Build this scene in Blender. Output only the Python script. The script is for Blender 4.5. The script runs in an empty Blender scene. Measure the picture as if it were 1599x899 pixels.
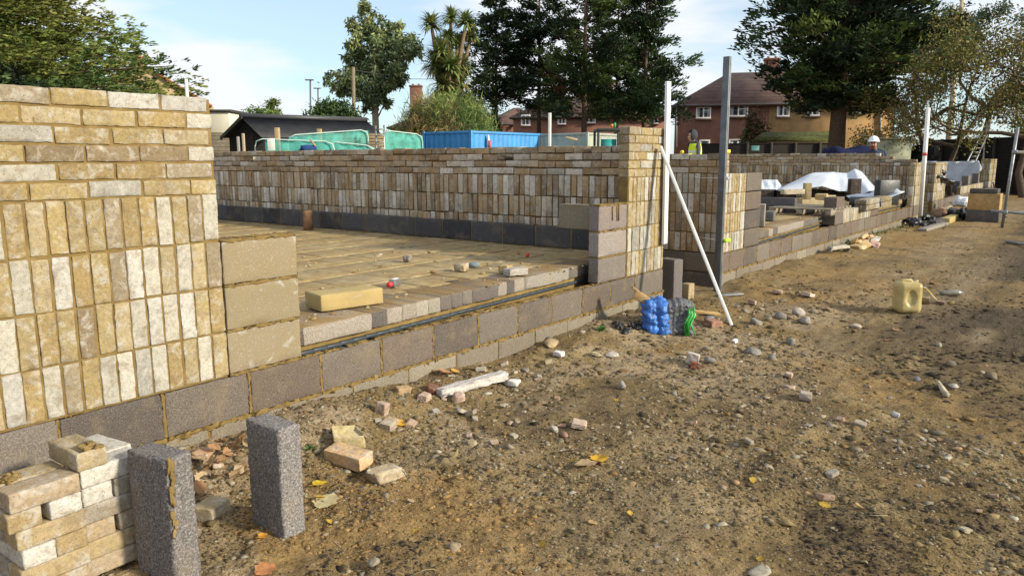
import bpy, math, random
import numpy as np
from mathutils import Vector, Matrix
rng = np.random.default_rng(7)
R = math.radians
sc = bpy.context.scene
COL = sc.collection

# ------------------------------------------------------------------ camera
F_PX, PITCH, YAW, ROLL = 1171.9, .1686, .9081, -.0028
CAM = np.array([-1.983, -3.34, 1.061])
_fw = np.array([math.sin(YAW)*math.cos(PITCH), math.cos(YAW)*math.cos(PITCH), -math.sin(PITCH)])
_r0 = np.array([math.cos(YAW), -math.sin(YAW), 0.0]); _u0 = np.cross(_r0, _fw)
_rt = math.cos(ROLL)*_r0 + math.sin(ROLL)*_u0
_up = math.cos(ROLL)*_u0 - math.sin(ROLL)*_r0
cd = bpy.data.cameras.new('camera'); cam = bpy.data.objects.new('camera', cd); COL.objects.link(cam)
cd.sensor_width = 36; cd.lens = 36*F_PX/1599; cd.clip_start = .05; cd.clip_end = 3000
M4 = Matrix.Identity(4)
for i in range(3):
    M4[i][0] = _rt[i]; M4[i][1] = _up[i]; M4[i][2] = -_fw[i]; M4[i][3] = CAM[i]
cam.matrix_world = M4
sc.camera = cam

# ------------------------------------------------------------------ light
SUN_TO = np.array([.25, -.97, 0]); SUN_TO /= np.linalg.norm(SUN_TO)
EL = R(23)
sl = bpy.data.lights.new('sun', 'SUN'); so = bpy.data.objects.new('sun', sl); COL.objects.link(so)
sl.energy = 5.0; sl.angle = R(5); sl.color = (1, .91, .72)
sdir = Vector((SUN_TO[0]*math.cos(EL), SUN_TO[1]*math.cos(EL), math.sin(EL)))
so.rotation_euler = sdir.to_track_quat('Z', 'Y').to_euler()
w = bpy.data.worlds.new('World'); sc.world = w; w.use_nodes = True
nt = w.node_tree; nt.nodes.clear()
def N(t, typ, **kw):
    n = t.nodes.new(typ)
    for k, v in kw.items(): setattr(n, k, v)
    return n
sky = N(nt, 'ShaderNodeTexSky', sky_type='NISHITA'); sky.sun_disc = False
sky.sun_elevation = EL; sky.sun_rotation = math.atan2(SUN_TO[0], SUN_TO[1])
sky.air_density = 1.0; sky.dust_density = .6; sky.ozone_density = 2.0
tc = N(nt, 'ShaderNodeTexCoord')
mp = N(nt, 'ShaderNodeMapping'); mp.inputs['Scale'].default_value = (1, 1, 3.4); mp.inputs['Location'].default_value = (.3, .15, 0)
nz = N(nt, 'ShaderNodeTexNoise'); nz.inputs['Scale'].default_value = 3.0; nz.inputs['Detail'].default_value = 7; nz.inputs['Roughness'].default_value = .5
cr = N(nt, 'ShaderNodeValToRGB'); cr.color_ramp.elements[0].position = .43; cr.color_ramp.elements[1].position = .56
cr.color_ramp.elements[0].color = (.42, .42, .42, 1); cr.color_ramp.elements[1].color = (1, 1, 1, 1)
mx = N(nt, 'ShaderNodeMixRGB'); mx.inputs[2].default_value = (8.0, 8.3, 8.8, 1)
hs = N(nt, 'ShaderNodeMixRGB', blend_type='MULTIPLY'); hs.inputs[0].default_value = 1; hs.inputs[2].default_value = (1.15, 1.5, 1.6, 1)
bg = N(nt, 'ShaderNodeBackground'); bg.inputs[1].default_value = .10
ow = N(nt, 'ShaderNodeOutputWorld')
L = nt.links.new
L(tc.outputs['Generated'], mp.inputs[0]); L(mp.outputs[0], nz.inputs[0]); L(nz.outputs[0], cr.inputs[0])
L(sky.outputs[0], hs.inputs[1]); L(hs.outputs[0], mx.inputs[1]); L(cr.outputs[0], mx.inputs[0]); L(mx.outputs[0], bg.inputs[0]); L(bg.outputs[0], ow.inputs[0])
sc.view_settings.view_transform = 'Standard'; sc.view_settings.look = 'None'
sc.view_settings.exposure = 0.27; sc.view_settings.gamma = 1
sc.render.engine = 'CYCLES'
sc.cycles.max_bounces = 6; sc.cycles.diffuse_bounces = 3; sc.cycles.transparent_max_bounces = 8
sc.cycles.use_denoising = True

# ------------------------------------------------------------------ pixel -> place helpers (1599x899 photograph grid)
def ray(x, y): return _fw + _rt*((x-800)/F_PX) + _up*((450-y)/F_PX)
def onZ(x, y, z): d = ray(x, y); return CAM + d*((z-CAM[2])/d[2])
def onY(x, y, Y): d = ray(x, y); return CAM + d*((Y-CAM[1])/d[1])
def onX(x, y, X): d = ray(x, y); return CAM + d*((X-CAM[0])/d[0])
def at(x, y, D): return CAM + ray(x, y)*D
def onP(x, y, P, n): d = ray(x, y); return CAM + d*(np.dot(np.array(P)-CAM, n)/np.dot(d, n))

# ------------------------------------------------------------------ noise
def vnoise(x, y, seed=0):
    x = np.asarray(x, float); y = np.asarray(y, float)
    xi = np.floor(x).astype(np.int64); yi = np.floor(y).astype(np.int64)
    xf = x-xi; yf = y-yi; xf = xf*xf*(3-2*xf); yf = yf*yf*(3-2*yf)
    def h(a, b):
        n = (a*374761393 + b*668265263 + seed*974634777) & 0x7fffffff
        n = ((n ^ (n >> 13))*1274126177) & 0x7fffffff
        n = (n ^ (n >> 16)) & 0xffff
        return n/65535.0
    return (h(xi, yi)*(1-xf)+h(xi+1, yi)*xf)*(1-yf)+(h(xi, yi+1)*(1-xf)+h(xi+1, yi+1)*xf)*yf
def fbm(x, y, s, seed=0, o=4):
    v = 0; a = .5; t = 0
    for i in range(o):
        v = v+a*vnoise(np.asarray(x)*s, np.asarray(y)*s, seed+i); t += a; a *= .5; s *= 2.07
    return v/t
def sstep(a, b, x): t = np.clip((x-a)/(b-a), 0, 1); return t*t*(3-2*t)

# ------------------------------------------------------------------ materials
def mat(name): 
    m = bpy.data.materials.new(name); m.use_nodes = True
    t = m.node_tree; b = t.nodes['Principled BSDF']
    return m, t, b
def rgba(c): return (c[0], c[1], c[2], 1)
def noise(t, scale, detail=4, rough=.55, vec=None, dist=0):
    n = N(t, 'ShaderNodeTexNoise'); n.inputs['Scale'].default_value = scale; n.inputs['Detail'].default_value = detail
    n.inputs['Roughness'].default_value = rough; n.inputs['Distortion'].default_value = dist
    if vec is not None: t.links.new(vec, n.inputs['Vector'])
    return n
def ramp(t, src, stops):
    r = N(t, 'ShaderNodeValToRGB'); e = r.color_ramp.elements
    while len(e) < len(stops): e.new(.5)
    for k, (p, c) in enumerate(stops):
        e[k].position = p; e[k].color = rgba(c) if hasattr(c, '__len__') else (c, c, c, 1)
    t.links.new(src, r.inputs[0]); return r
def mix(t, fac, a, b, mode='MIX'):
    n = N(t, 'ShaderNodeMixRGB', blend_type=mode)
    for i, v in ((0, fac), (1, a), (2, b)):
        if hasattr(v, 'is_linked') or hasattr(v, 'links'): t.links.new(v, n.inputs[i])
        elif i == 0: n.inputs[0].default_value = v
        else: n.inputs[i].default_value = rgba(v)
    return n.outputs[0]
def bump(t, b, src, strength=.3, dist=.01):
    n = N(t, 'ShaderNodeBump'); n.inputs['Strength'].default_value = strength; n.inputs['Distance'].default_value = dist
    t.links.new(src, n.inputs['Height']); t.links.new(n.outputs[0], b.inputs['Normal']); return n
def pos(t): return N(t, 'ShaderNodeNewGeometry').outputs['Position']
def tint(t): 
    a = N(t, 'ShaderNodeAttribute'); a.attribute_name = 'tint'; return a.outputs['Color']
def setc(t, b, c):
    if hasattr(c, 'links'): t.links.new(c, b.inputs['Base Color'])
    else: b.inputs['Base Color'].default_value = rgba(c)
def plain(name, c, rough=.6, metal=0, var=.15, scale=6, bmp=0.0, spec=.5):
    m, t, b = mat(name); p = pos(t)
    n = noise(t, scale, 5, .6, p)
    r = ramp(t, n.outputs[0], [(.3, tuple(x*(1-var) for x in c)), (.7, tuple(min(1, x*(1+var)) for x in c))])
    setc(t, b, r.outputs[0]); b.inputs['Roughness'].default_value = rough; b.inputs['Metallic'].default_value = metal
    b.inputs['Specular IOR Level'].default_value = spec
    if bmp: bump(t, b, n.outputs[0], bmp, .02)
    return m
def m_brick(name='stock_brick', fine=True):
    m, t, b = mat(name); p = pos(t); tn = tint(t)
    n1 = noise(t, 15, 7, .72, p, .5); n2 = noise(t, 55, 6, .72, p); n3 = noise(t, 150, 3, .6, p)
    c = mix(t, ramp(t, n1.outputs[0], [(.50, 0), (.61, .65)]).outputs[0], tn, (.45, .42, .37))
    c = mix(t, ramp(t, noise(t, 10, 7, .72, p, .5).outputs[0], [(.52, 0), (.63, .5)]).outputs[0], c, (.19, .145, .095))
    c = mix(t, ramp(t, noise(t, 17, 5, .7, p, .8).outputs[0], [(.30, .6), (.46, 0)]).outputs[0], c, (.28, .20, .105))
    c = mix(t, 1, c, ramp(t, n2.outputs[0], [(.28, .66), (.55, 1.0), (.75, 1.2)]).outputs[0], 'MULTIPLY')
    c = mix(t, ramp(t, n3.outputs[0], [(.30, .75), (.40, 0)]).outputs[0], c, (.085, .062, .04))
    setc(t, b, c); b.inputs['Roughness'].default_value = .88; b.inputs['Specular IOR Level'].default_value = .25
    s = mix(t, .5, n2.outputs[0], n3.outputs[0]); bump(t, b, s, .75, .006)
    return m
def m_mortar():
    m, t, b = mat('sand_mortar'); p = pos(t)
    n1 = noise(t, 9, 5, .6, p); n2 = noise(t, 210, 3, .7, p)
    c = ramp(t, n1.outputs[0], [(.3, (.15, .098, .034)), (.5, (.20, .135, .05)), (.7, (.27, .19, .08))]).outputs[0]
    c = mix(t, ramp(t, n2.outputs[0], [(.3, .35), (.45, 0)]).outputs[0], c, (.15, .10, .04))
    setc(t, b, c); b.inputs['Roughness'].default_value = .95; b.inputs['Specular IOR Level'].default_value = .15
    bump(t, b, n2.outputs[0], .6, .004); return m
def m_block(name='aggregate_block', muddy=False, coarse=False):
    m, t, b = mat(name); p = pos(t); tn = tint(t)
    v = N(t, 'ShaderNodeTexVoronoi'); v.inputs['Scale'].default_value = 130; t.links.new(p, v.inputs['Vector'])
    n1 = noise(t, 6, 5, .6, p); n2 = noise(t, 125 if coarse else 150, 5, .75 if coarse else .65, p); n3 = noise(t, 260, 2, .6, p)
    c = mix(t, 1, tn, ramp(t, n2.outputs[0], [(.37, .40), (.47, .80), (.54, 1.1), (.63, 1.9)] if coarse else [(.34, .6), (.48, .93), (.66, 1.35)]).outputs[0], 'MULTIPLY')
    c = mix(t, ramp(t, v.outputs['Distance'], [(.0, .55), (.34, 0)]).outputs[0], c, (.045, .04, .038))
    c = mix(t, ramp(t, n3.outputs[0], [(.60, 0), (.68, .5)]).outputs[0], c, (.44, .41, .37))
    c = mix(t, ramp(t, n1.outputs[0], [(.52, 0), (.72, .30)]).outputs[0], c, (.30, .23, .13))
    if muddy:   # site mud trodden onto the upper faces
        sx = N(t, 'ShaderNodeSeparateXYZ'); t.links.new(N(t, 'ShaderNodeNewGeometry').outputs['True Normal'], sx.inputs[0])
        k = mix(t, 1, ramp(t, sx.outputs['Z'], [(.5, 0), (.9, 1)]).outputs[0], ramp(t, noise(t, 5, 6, .65, p).outputs[0], [(.36, .25), (.58, .95)]).outputs[0], 'MULTIPLY')
        c = mix(t, k, c, (.24, .155, .065))
    setc(t, b, c); b.inputs['Roughness'].default_value = .95; b.inputs['Specular IOR Level'].default_value = .15
    bump(t, b, mix(t, .5, n2.outputs[0], n3.outputs[0]), .9, .006); return m
def m_lightblock():
    m, t, b = mat('aerated_block'); p = pos(t); tn = tint(t)
    n1 = noise(t, 5, 5, .6, p); n3 = noise(t, 180, 2, .6, p); n4 = noise(t, 13, 3, .5, p, .5)
    c = mix(t, ramp(t, n1.outputs[0], [(.4, 0), (.7, .5)]).outputs[0], tn, (.24, .18, .09))
    c = mix(t, ramp(t, n3.outputs[0], [(.62, 0), (.68, .5)]).outputs[0], c, (.55, .5, .44))
    c = mix(t, ramp(t, n4.outputs[0], [(.63, 0), (.70, .5)]).outputs[0], c, (.42, .41, .39))
    setc(t, b, c); b.inputs['Roughness'].default_value = .95; b.inputs['Specular IOR Level'].default_value = .15
    bump(t, b, n3.outputs[0], .5, .004); return m
def m_tint(name, rough=.8, s1=20, var=.35, bs=.4, bd=.005, spec=.3, trans=0):
    m, t, b = mat(name); p = pos(t); tn = tint(t)
    n = noise(t, s1, 5, .65, p)
    c = mix(t, 1, tn, ramp(t, n.outputs[0], [(.28, 1-var), (.72, 1+var)]).outputs[0], 'MULTIPLY')
    setc(t, b, c); b.inputs['Roughness'].default_value = rough; b.inputs['Specular IOR Level'].default_value = spec
    if bs: bump(t, b, n.outputs[0], bs, bd)
    if trans:
        o = t.nodes['Material Output']; tr = N(t, 'ShaderNodeBsdfTranslucent'); t.links.new(c, tr.inputs[0])
        ms = N(t, 'ShaderNodeMixShader'); ms.inputs[0].default_value = trans
        t.links.new(b.outputs[0], ms.inputs[1]); t.links.new(tr.outputs[0], ms.inputs[2]); t.links.new(ms.outputs[0], o.inputs[0])
    return m
def m_floor():
    m, t, b = mat('slurried_floor'); p = pos(t); tn = tint(t)
    n1 = noise(t, 1.6, 6, .62, p, .5); n2 = noise(t, 14, 5, .6, p); n3 = noise(t, 120, 3, .6, p)
    c = mix(t, ramp(t, n1.outputs[0], [(.28, .25), (.48, .95)]).outputs[0], tn, (.28, .19, .075))
    c = mix(t, ramp(t, noise(t, 3.3, 6, .65, p).outputs[0], [(.50, 0), (.62, .8)]).outputs[0], c, (.37, .28, .135))
    c = mix(t, ramp(t, noise(t, 4.6, 6, .7, p, 1.2).outputs[0], [(.56, 0), (.66, .7)]).outputs[0], c, (.12, .075, .03))
    c = mix(t, 1, c, ramp(t, n2.outputs[0], [(.3, .72), (.7, 1.2)]).outputs[0], 'MULTIPLY')
    setc(t, b, c); b.inputs['Roughness'].default_value = .85
    bump(t, b, mix(t, .6, n2.outputs[0], n3.outputs[0]), .4, .008); return m
def m_ground():
    m, t, b = mat('site_soil'); p = pos(t)
    a = N(t, 'ShaderNodeAttribute'); a.attribute_name = 'soil'
    sep = N(t, 'ShaderNodeSeparateColor'); t.links.new(a.outputs['Color'], sep.inputs[0])
    n1 = noise(t, 2.6, 7, .65, p, .4); n2 = noise(t, 14, 6, .7, p); n3 = noise(t, 75, 4, .7, p)
    base = ramp(t, n1.outputs[0], [(.32, (.105, .070, .030)), (.44, (.165, .113, .048)), (.56, (.215, .152, .070)), (.70, (.28, .208, .112))]).outputs[0]
    base = mix(t, sep.outputs[0], base, ramp(t, n2.outputs[0], [(.3, (.22, .16, .095)), (.7, (.37, .29, .195))]).outputs[0])      # pale stony patches
    base = mix(t, sep.outputs[1], base, ramp(t, n2.outputs[0], [(.3, (.040, .028, .018)), (.7, (.095, .070, .045))]).outputs[0])   # dark damp soil
    base = mix(t, sep.outputs[2], base, ramp(t, n2.outputs[0], [(.3, (.20, .125, .046)), (.7, (.28, .185, .08))]).outputs[0])      # ochre sand
    base = mix(t, ramp(t, n2.outputs[0], [(.27, .7), (.45, 0)]).outputs[0], base, (.07, .046, .022))
    base = mix(t, 1, base, ramp(t, n3.outputs[0], [(.30, .52), (.5, 1), (.70, 1.5)]).outputs[0], 'MULTIPLY')
    v = N(t, 'ShaderNodeTexVoronoi'); v.inputs['Scale'].default_value = 62; t.links.new(p, v.inputs['Vector'])
    vm = ramp(t, v.outputs['Distance'], [(.18, 1), (.30, 0)]).outputs[0]
    sel = ramp(t, v.outputs['Color'], [(.55, 0), (.66, .8)]).outputs[0]
    base = mix(t, mix(t, 1, vm, sel, 'MULTIPLY'), base, (.37, .31, .23))
    setc(t, b, base); b.inputs['Roughness'].default_value = .96; b.inputs['Specular IOR Level'].default_value = .15
    h = mix(t, .45, n2.outputs[0], n3.outputs[0]); h = mix(t, .25, h, mix(t, 1, vm, sel, 'MULTIPLY'))
    bump(t, b, h, .9, .02); return m
def m_glass():
    m, t, b = mat('window_glass'); setc(t, b, (.03, .04, .05)); b.inputs['Roughness'].default_value = .06; b.inputs['Specular IOR Level'].default_value = .8; return m
def m_bands(name, c1, c2, scale, axis='Z', rough=.85, var=.3):
    m, t, b = mat(name); p = pos(t); s = N(t, 'ShaderNodeSeparateXYZ'); t.links.new(p, s.inputs[0])
    mm = N(t, 'ShaderNodeMath', operation='MULTIPLY'); t.links.new(s.outputs[axis], mm.inputs[0]); mm.inputs[1].default_value = scale
    fr = N(t, 'ShaderNodeMath', operation='FRACT'); t.links.new(mm.outputs[0], fr.inputs[0])
    r = ramp(t, fr.outputs[0], [(.0, c2), (.12, c2), (.18, c1), (1, c1)])
    n = noise(t, 1.4, 6, .65, p); c = mix(t, 1, r.outputs[0], ramp(t, n.outputs[0], [(.3, 1-var), (.7, 1+var)]).outputs[0], 'MULTIPLY')
    c = mix(t, 1, c, ramp(t, noise(t, 14, 4, .7, p).outputs[0], [(.3, .75), (.7, 1.25)]).outputs[0], 'MULTIPLY')
    setc(t, b, c); b.inputs['Roughness'].default_value = rough; bump(t, b, fr.outputs[0], .3, .03); return m

BRICK = m_brick(); MORTAR = m_mortar(); BLOCK = m_block(); MBLOCK = m_block('muddy_block', True); CBLOCK = m_block('coarse_block', coarse=True); LBLOCK = m_lightblock(); FLOOR = m_floor(); GROUND = m_ground()
STONE = m_tint('stone', .92, 45, .35, .5, .004, .2); LEAF = m_tint('dead_leaf', .7, 40, .3, .2, .002, .3, .25)
NEEDLE = m_tint('needles', .75, 1.2, .3, 0, 0, .15, .12); BARK = m_tint('bark', .95, 14, .4, .6, .02, .1)
PAINT = m_tint('painted_metal', .5, 8, .12, 0, 0, .5); CLOTH = m_tint('cloth', .9, 30, .2, .3, .004, .2)
ALU = plain('white_coated_aluminium', (.78, .78, .76), .4, 0, .06, 9); GALV = plain('galvanised_steel', (.26, .27, .28), .5, .6, .25, 14)
STEEL = plain('dull_steel', (.13, .14, .15), .5, .5, .3, 7, .05); WOOD = m_bands('timber', (.42, .28, .12), (.30, .19, .08), 23, 'Z', .8, .25)
UPVC = plain('white_upvc', (.8, .8, .79), .35, 0, .05, 5); GLASS = m_glass(); DARKPL = plain('black_plastic', (.012, .013, .016), .42, 0, .5, 9, .25, .6)
TARP = plain('white_sheeting', (.50, .54, .60), .5, 0, .10, 3, .25); CONC = plain('grey_concrete', (.33, .29, .24), .95, 0, .3, 16, .5, .2)
RBRICK = m_bands('red_house_brick', (.22, .095, .062), (.13, .085, .065), 13.3, 'Z', .9, .2); TILES = m_bands('brown_roof_tiles', (.115, .065, .050), (.055, .034, .028), 3.6, 'Z', .9, .35)
RENDER = plain('tan_render', (.33, .20, .09), .95, 0, .2, 1.5, .1, .2); ORANGE = plain('orange_tiles', (.36, .13, .065), .9, 0, .3, 9, .2)
DTIMBER = m_bands('dark_timber', (.028, .023, .020), (.010, .008, .007), 7, 'Z', .9, .35); GTIMBER = m_bands('weathered_boards', (.26, .22, .16), (.12, .10, .07), 6, 'Z', .9, .25)
CREAM = plain('cream_render', (.68, .64, .52), .9, 0, .08, 2); SKIN = plain('skin', (.50, .29, .21), .55, 0, .06, 20)
MOSSY = plain('mossy_roofing', (.065, .070, .022), .95, 0, .6, 4, .4, .1)

# ------------------------------------------------------------------ mesh builder
class MB:
    def __init__(s): s.V = []; s.Q = []; s.T = []; s.qt = []; s.tt = []; s.n = 0
    def add(s, V, Fc, tint=(.5, .5, .5)):
        V = np.asarray(V, float).reshape(-1, 3); Fc = np.asarray(Fc, np.int64)
        s.V.append(V); tint = np.asarray(tint, float)
        tt = np.broadcast_to(tint, (len(Fc), 3)) if tint.ndim == 1 else tint
        if Fc.shape[1] == 4: s.Q.append(Fc+s.n); s.qt.append(tt)
        else: s.T.append(Fc+s.n); s.tt.append(tt)
        s.n += len(V); return s
    def mesh(s, name, origin=(0, 0, 0), smooth=False):
        V = np.concatenate(s.V)-np.asarray(origin, float)
        me = bpy.data.meshes.new(name)
        Q = np.concatenate(s.Q) if s.Q else np.zeros((0, 4), int); T = np.concatenate(s.T) if s.T else np.zeros((0, 3), int)
        nq, ntr = len(Q), len(T)
        me.vertices.add(len(V)); me.vertices.foreach_set('co', V.astype(np.float32).ravel())
        me.loops.add(nq*4+ntr*3); me.loops.foreach_set('vertex_index', np.concatenate([Q.ravel(), T.ravel()]).astype(np.int32))
        me.polygons.add(nq+ntr)
        me.polygons.foreach_set('loop_start', np.concatenate([np.arange(nq)*4, nq*4+np.arange(ntr)*3]).astype(np.int32))
        me.polygons.foreach_set('loop_total', np.concatenate([np.full(nq, 4), np.full(ntr, 3)]).astype(np.int32))
        if smooth: me.polygons.foreach_set('use_smooth', np.ones(nq+ntr, bool))
        me.update(calc_edges=True)
        C = np.concatenate((s.qt if s.qt else [])+(s.tt if s.tt else [])) 
        a = me.attributes.new('tint', 'FLOAT_COLOR', 'FACE'); a.data.foreach_set('color', np.c_[C, np.ones(len(C))].astype(np.float32).ravel())
        return me
    def build(s, name, m, parent=None, smooth=False, origin=None):
        if parent is not None: o0 = np.array(parent['_w'])
        elif origin is not None: o0 = np.array(origin, float)
        else:
            V = np.concatenate(s.V); o0 = np.array([(V[:, 0].min()+V[:, 0].max())/2, (V[:, 1].min()+V[:, 1].max())/2, V[:, 2].min()])
        me = s.mesh(name, o0, smooth); me.materials.append(m)
        o = bpy.data.objects.new(name, me); COL.objects.link(o)
        if parent is not None:
            o.parent = parent; p0 = np.array(parent['_w']); o.location = tuple(o0-p0); o['_w'] = list(o0)
        else: o.location = tuple(o0); o['_w'] = list(o0)
        return o
def tag(o, label=None, cat=None, group=None, kind=None):
    if label: o['label'] = label
    if cat: o['category'] = cat
    if group: o['group'] = group
    if kind: o['kind'] = kind
    return o
def thing(name, label, cat, loc=(0, 0, 0), group=None):
    o = bpy.data.objects.new(name, None); COL.objects.link(o); o.location = tuple(loc); o['_w'] = [float(v) for v in loc]
    o.empty_display_size = .2
    return tag(o, label, cat, group)
def dup(root, loc, rotz=0, label=None):
    r = root.copy(); COL.objects.link(r); r.location = tuple(loc); r.rotation_euler = (0, 0, rotz)
    if label: r['label'] = label
    for ch in list(root.children):
        c = ch.copy(); COL.objects.link(c); c.parent = r
        for g in list(ch.children):
            d = g.copy(); COL.objects.link(d); d.parent = c
    return r

# ------------------------------------------------------------------ shapes
_cache = {}
def rbox_raw(size, seg=(1, 1, 1), bev=.004):
    key = (tuple(round(v, 5) for v in size), seg, round(bev, 5))
    if key in _cache: return _cache[key]
    ax = []
    for h2, n in zip(size, seg):
        h = h2/2; b = min(bev, h*.45)
        ax.append(np.concatenate([[-h], np.linspace(-h+b, h-b, n+1), [h]]) if b > 0 else np.linspace(-h, h, n+1))
    nx, ny, nz_ = [len(a) for a in ax]
    idx = {}; V = []
    def vid(i, j, k):
        q = (i, j, k)
        if q not in idx: idx[q] = len(V); V.append((ax[0][i], ax[1][j], ax[2][k]))
        return idx[q]
    Fc = []
    for i in range(nx-1):
        for j in range(ny-1):
            Fc.append((vid(i, j, 0), vid(i, j+1, 0), vid(i+1, j+1, 0), vid(i+1, j, 0)))
            Fc.append((vid(i, j, nz_-1), vid(i+1, j, nz_-1), vid(i+1, j+1, nz_-1), vid(i, j+1, nz_-1)))
    for i in range(nx-1):
        for k in range(nz_-1):
            Fc.append((vid(i, 0, k), vid(i+1, 0, k), vid(i+1, 0, k+1), vid(i, 0, k+1)))
            Fc.append((vid(i, ny-1, k), vid(i, ny-1, k+1), vid(i+1, ny-1, k+1), vid(i+1, ny-1, k)))
    for j in range(ny-1):
        for k in range(nz_-1):
            Fc.append((vid(0, j, k), vid(0, j, k+1), vid(0, j+1, k+1), vid(0, j+1, k)))
            Fc.append((vid(nx-1, j, k), vid(nx-1, j+1, k), vid(nx-1, j+1, k+1), vid(nx-1, j, k+1)))
    V = np.array(V)
    if bev > 0:
        h = np.array(size)/2; b = np.minimum(bev, h*.45); inner = np.clip(V, -h+b, h-b); d = V-inner
        l = np.linalg.norm(d/np.maximum(b, 1e-9), axis=1); l[l < 1e-6] = 1
        V = inner+d/np.maximum(l, 1)[:, None]
    _cache[key] = (V, np.array(Fc)); return _cache[key]
def rotz(a): c, s = math.cos(a), math.sin(a); return np.array([[c, -s, 0], [s, c, 0], [0, 0, 1]])
def rotm(rx=0, ry=0, rz=0):
    return np.array(Matrix.Rotation(rz, 3, 'Z') @ Matrix.Rotation(ry, 3, 'Y') @ Matrix.Rotation(rx, 3, 'X'))
def box(mb, c, size, tint=(.5, .5, .5), seg=(1, 1, 1), bev=.004, rough=0, M=None, wob=0):
    V, Fc = rbox_raw(size, seg, bev); V = V.copy()
    if rough: V += rng.normal(0, rough, V.shape)
    if wob:   # low-frequency lumpiness
        ph = rng.uniform(0, 6.28, 6); k = 1/max(size)
        for a in range(3): V[:, a] += wob*(np.sin(V[:, (a+1) % 3]*k*7+ph[a])+np.sin(V[:, (a+2) % 3]*k*9+ph[a+3]))
    if M is not None: V = V @ np.asarray(M).T
    mb.add(V+np.asarray(c, float), Fc, tint)
def box2(mb, a, b, tint=(.5, .5, .5), bev=.004, **k):
    a = np.minimum(a, b); b2 = np.maximum(np.asarray(a), np.asarray(b))
    box(mb, (np.asarray(a)+b2)/2, tuple(b2-np.asarray(a)), tint, bev=bev, **k)
def mbox(name, a, b, m, parent=None, tint_=(.5, .5, .5), bev=.004, **k):
    q = MB(); a_, b_ = np.minimum(a, b), np.maximum(a, b); box(q, (a_+b_)/2, tuple(b_-a_), tint_, bev=bev, **k); return q.build(name, m, parent)
def tube(mb, pts, r, n=8, tint=(.5, .5, .5), cap=True):
    P = np.asarray(pts, float); r = np.broadcast_to(np.asarray(r, float), (len(P),)); V = []
    for i in range(len(P)):
        d = P[min(i+1, len(P)-1)]-P[max(i-1, 0)]; d /= np.linalg.norm(d)+1e-9
        a = np.cross(d, (0, 0, 1) if abs(d[2]) < .9 else (1, 0, 0)); a /= np.linalg.norm(a); b = np.cross(d, a)
        th = np.arange(n)*2*math.pi/n
        V.append(P[i]+r[i]*(np.cos(th)[:, None]*a+np.sin(th)[:, None]*b))
    V = np.concatenate(V); Fc = []
    for i in range(len(P)-1):
        for k in range(n): Fc.append((i*n+k, i*n+(k+1) % n, (i+1)*n+(k+1) % n, (i+1)*n+k))
    if cap:
        V = np.concatenate([V, [P[0], P[-1]]]); e = len(P)*n; T = []
        for k in range(n): T += [(e, (k+1) % n, k), (e+1, (len(P)-1)*n+k, (len(P)-1)*n+(k+1) % n)]
        mb.add(V, Fc, tint); n0 = mb.n-len(V); mb.T.append(np.array(T)+n0); mb.tt.append(np.broadcast_to(np.asarray(tint, float), (len(T), 3)))
    else: mb.add(V, Fc, tint)
def prism(mb, poly, ext, tint=(.5, .5, .5)):
    P = np.asarray(poly, float); n = len(P); V = np.concatenate([P, P+np.asarray(ext, float)]); Q = [(i, (i+1) % n, n+(i+1) % n, n+i) for i in range(n)]
    T = [(0, i+1, i) for i in range(1, n-1)]+[(n, n+i, n+i+1) for i in range(1, n-1)]
    mb.add(V, Q, tint); n0 = mb.n-len(V); mb.T.append(np.array(T)+n0); mb.tt.append(np.broadcast_to(np.asarray(tint, float), (len(T), 3)))
ICO_V = None
def ico():
    global ICO_V, ICO_F
    if ICO_V is None:
        p = (1+5**.5)/2
        ICO_V = np.array([(-1, p, 0), (1, p, 0), (-1, -p, 0), (1, -p, 0), (0, -1, p), (0, 1, p), (0, -1, -p), (0, 1, -p), (p, 0, -1), (p, 0, 1), (-p, 0, -1), (-p, 0, 1)], float)/math.hypot(1, p)
        ICO_F = np.array([(0, 11, 5), (0, 5, 1), (0, 1, 7), (0, 7, 10), (0, 10, 11), (1, 5, 9), (5, 11, 4), (11, 10, 2), (10, 7, 6), (7, 1, 8), (3, 9, 4), (3, 4, 2), (3, 2, 6), (3, 6, 8), (3, 8, 9), (4, 9, 5), (2, 4, 11), (6, 2, 10), (8, 6, 7), (9, 8, 1)])
    return ICO_V, ICO_F
def ico2():
    V, Fc = ico(); V = list(map(tuple, V)); m = {}; out = []
    def mid(a, b):
        k = (min(a, b), max(a, b))
        if k not in m:
            q = (np.array(V[a])+np.array(V[b]))/2; q /= np.linalg.norm(q); m[k] = len(V); V.append(tuple(q))
        return m[k]
    for a, b, c in Fc:
        ab, bc, ca = mid(a, b), mid(b, c), mid(c, a); out += [(a, ab, ca), (b, bc, ab), (c, ca, bc), (ab, bc, ca)]
    return np.array(V), np.array(out)
I2V, I2F = ico2()
def lump(mb, c, size, tint, rough=.16, M=None, facet=0):
    V = I2V.copy(); ph = rng.uniform(0, 6.28, 9); q = rng.normal(0, 1, (3, 3))
    for k in range(3): V *= (1+rough*np.sin(V @ q[k]*1.9+ph[k]))[:, None]
    if facet:
        for k in range(8):
            n = rng.normal(0, 1, 3); n /= np.linalg.norm(n); d = V @ n; V -= np.outer(np.maximum(d-rng.uniform(.55, .85), 0), n)
    V *= np.asarray(size)/1.0*.5
    if M is not None: V = V @ np.asarray(M).T
    mb.add(V+np.asarray(c), I2F, tint)

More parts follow.
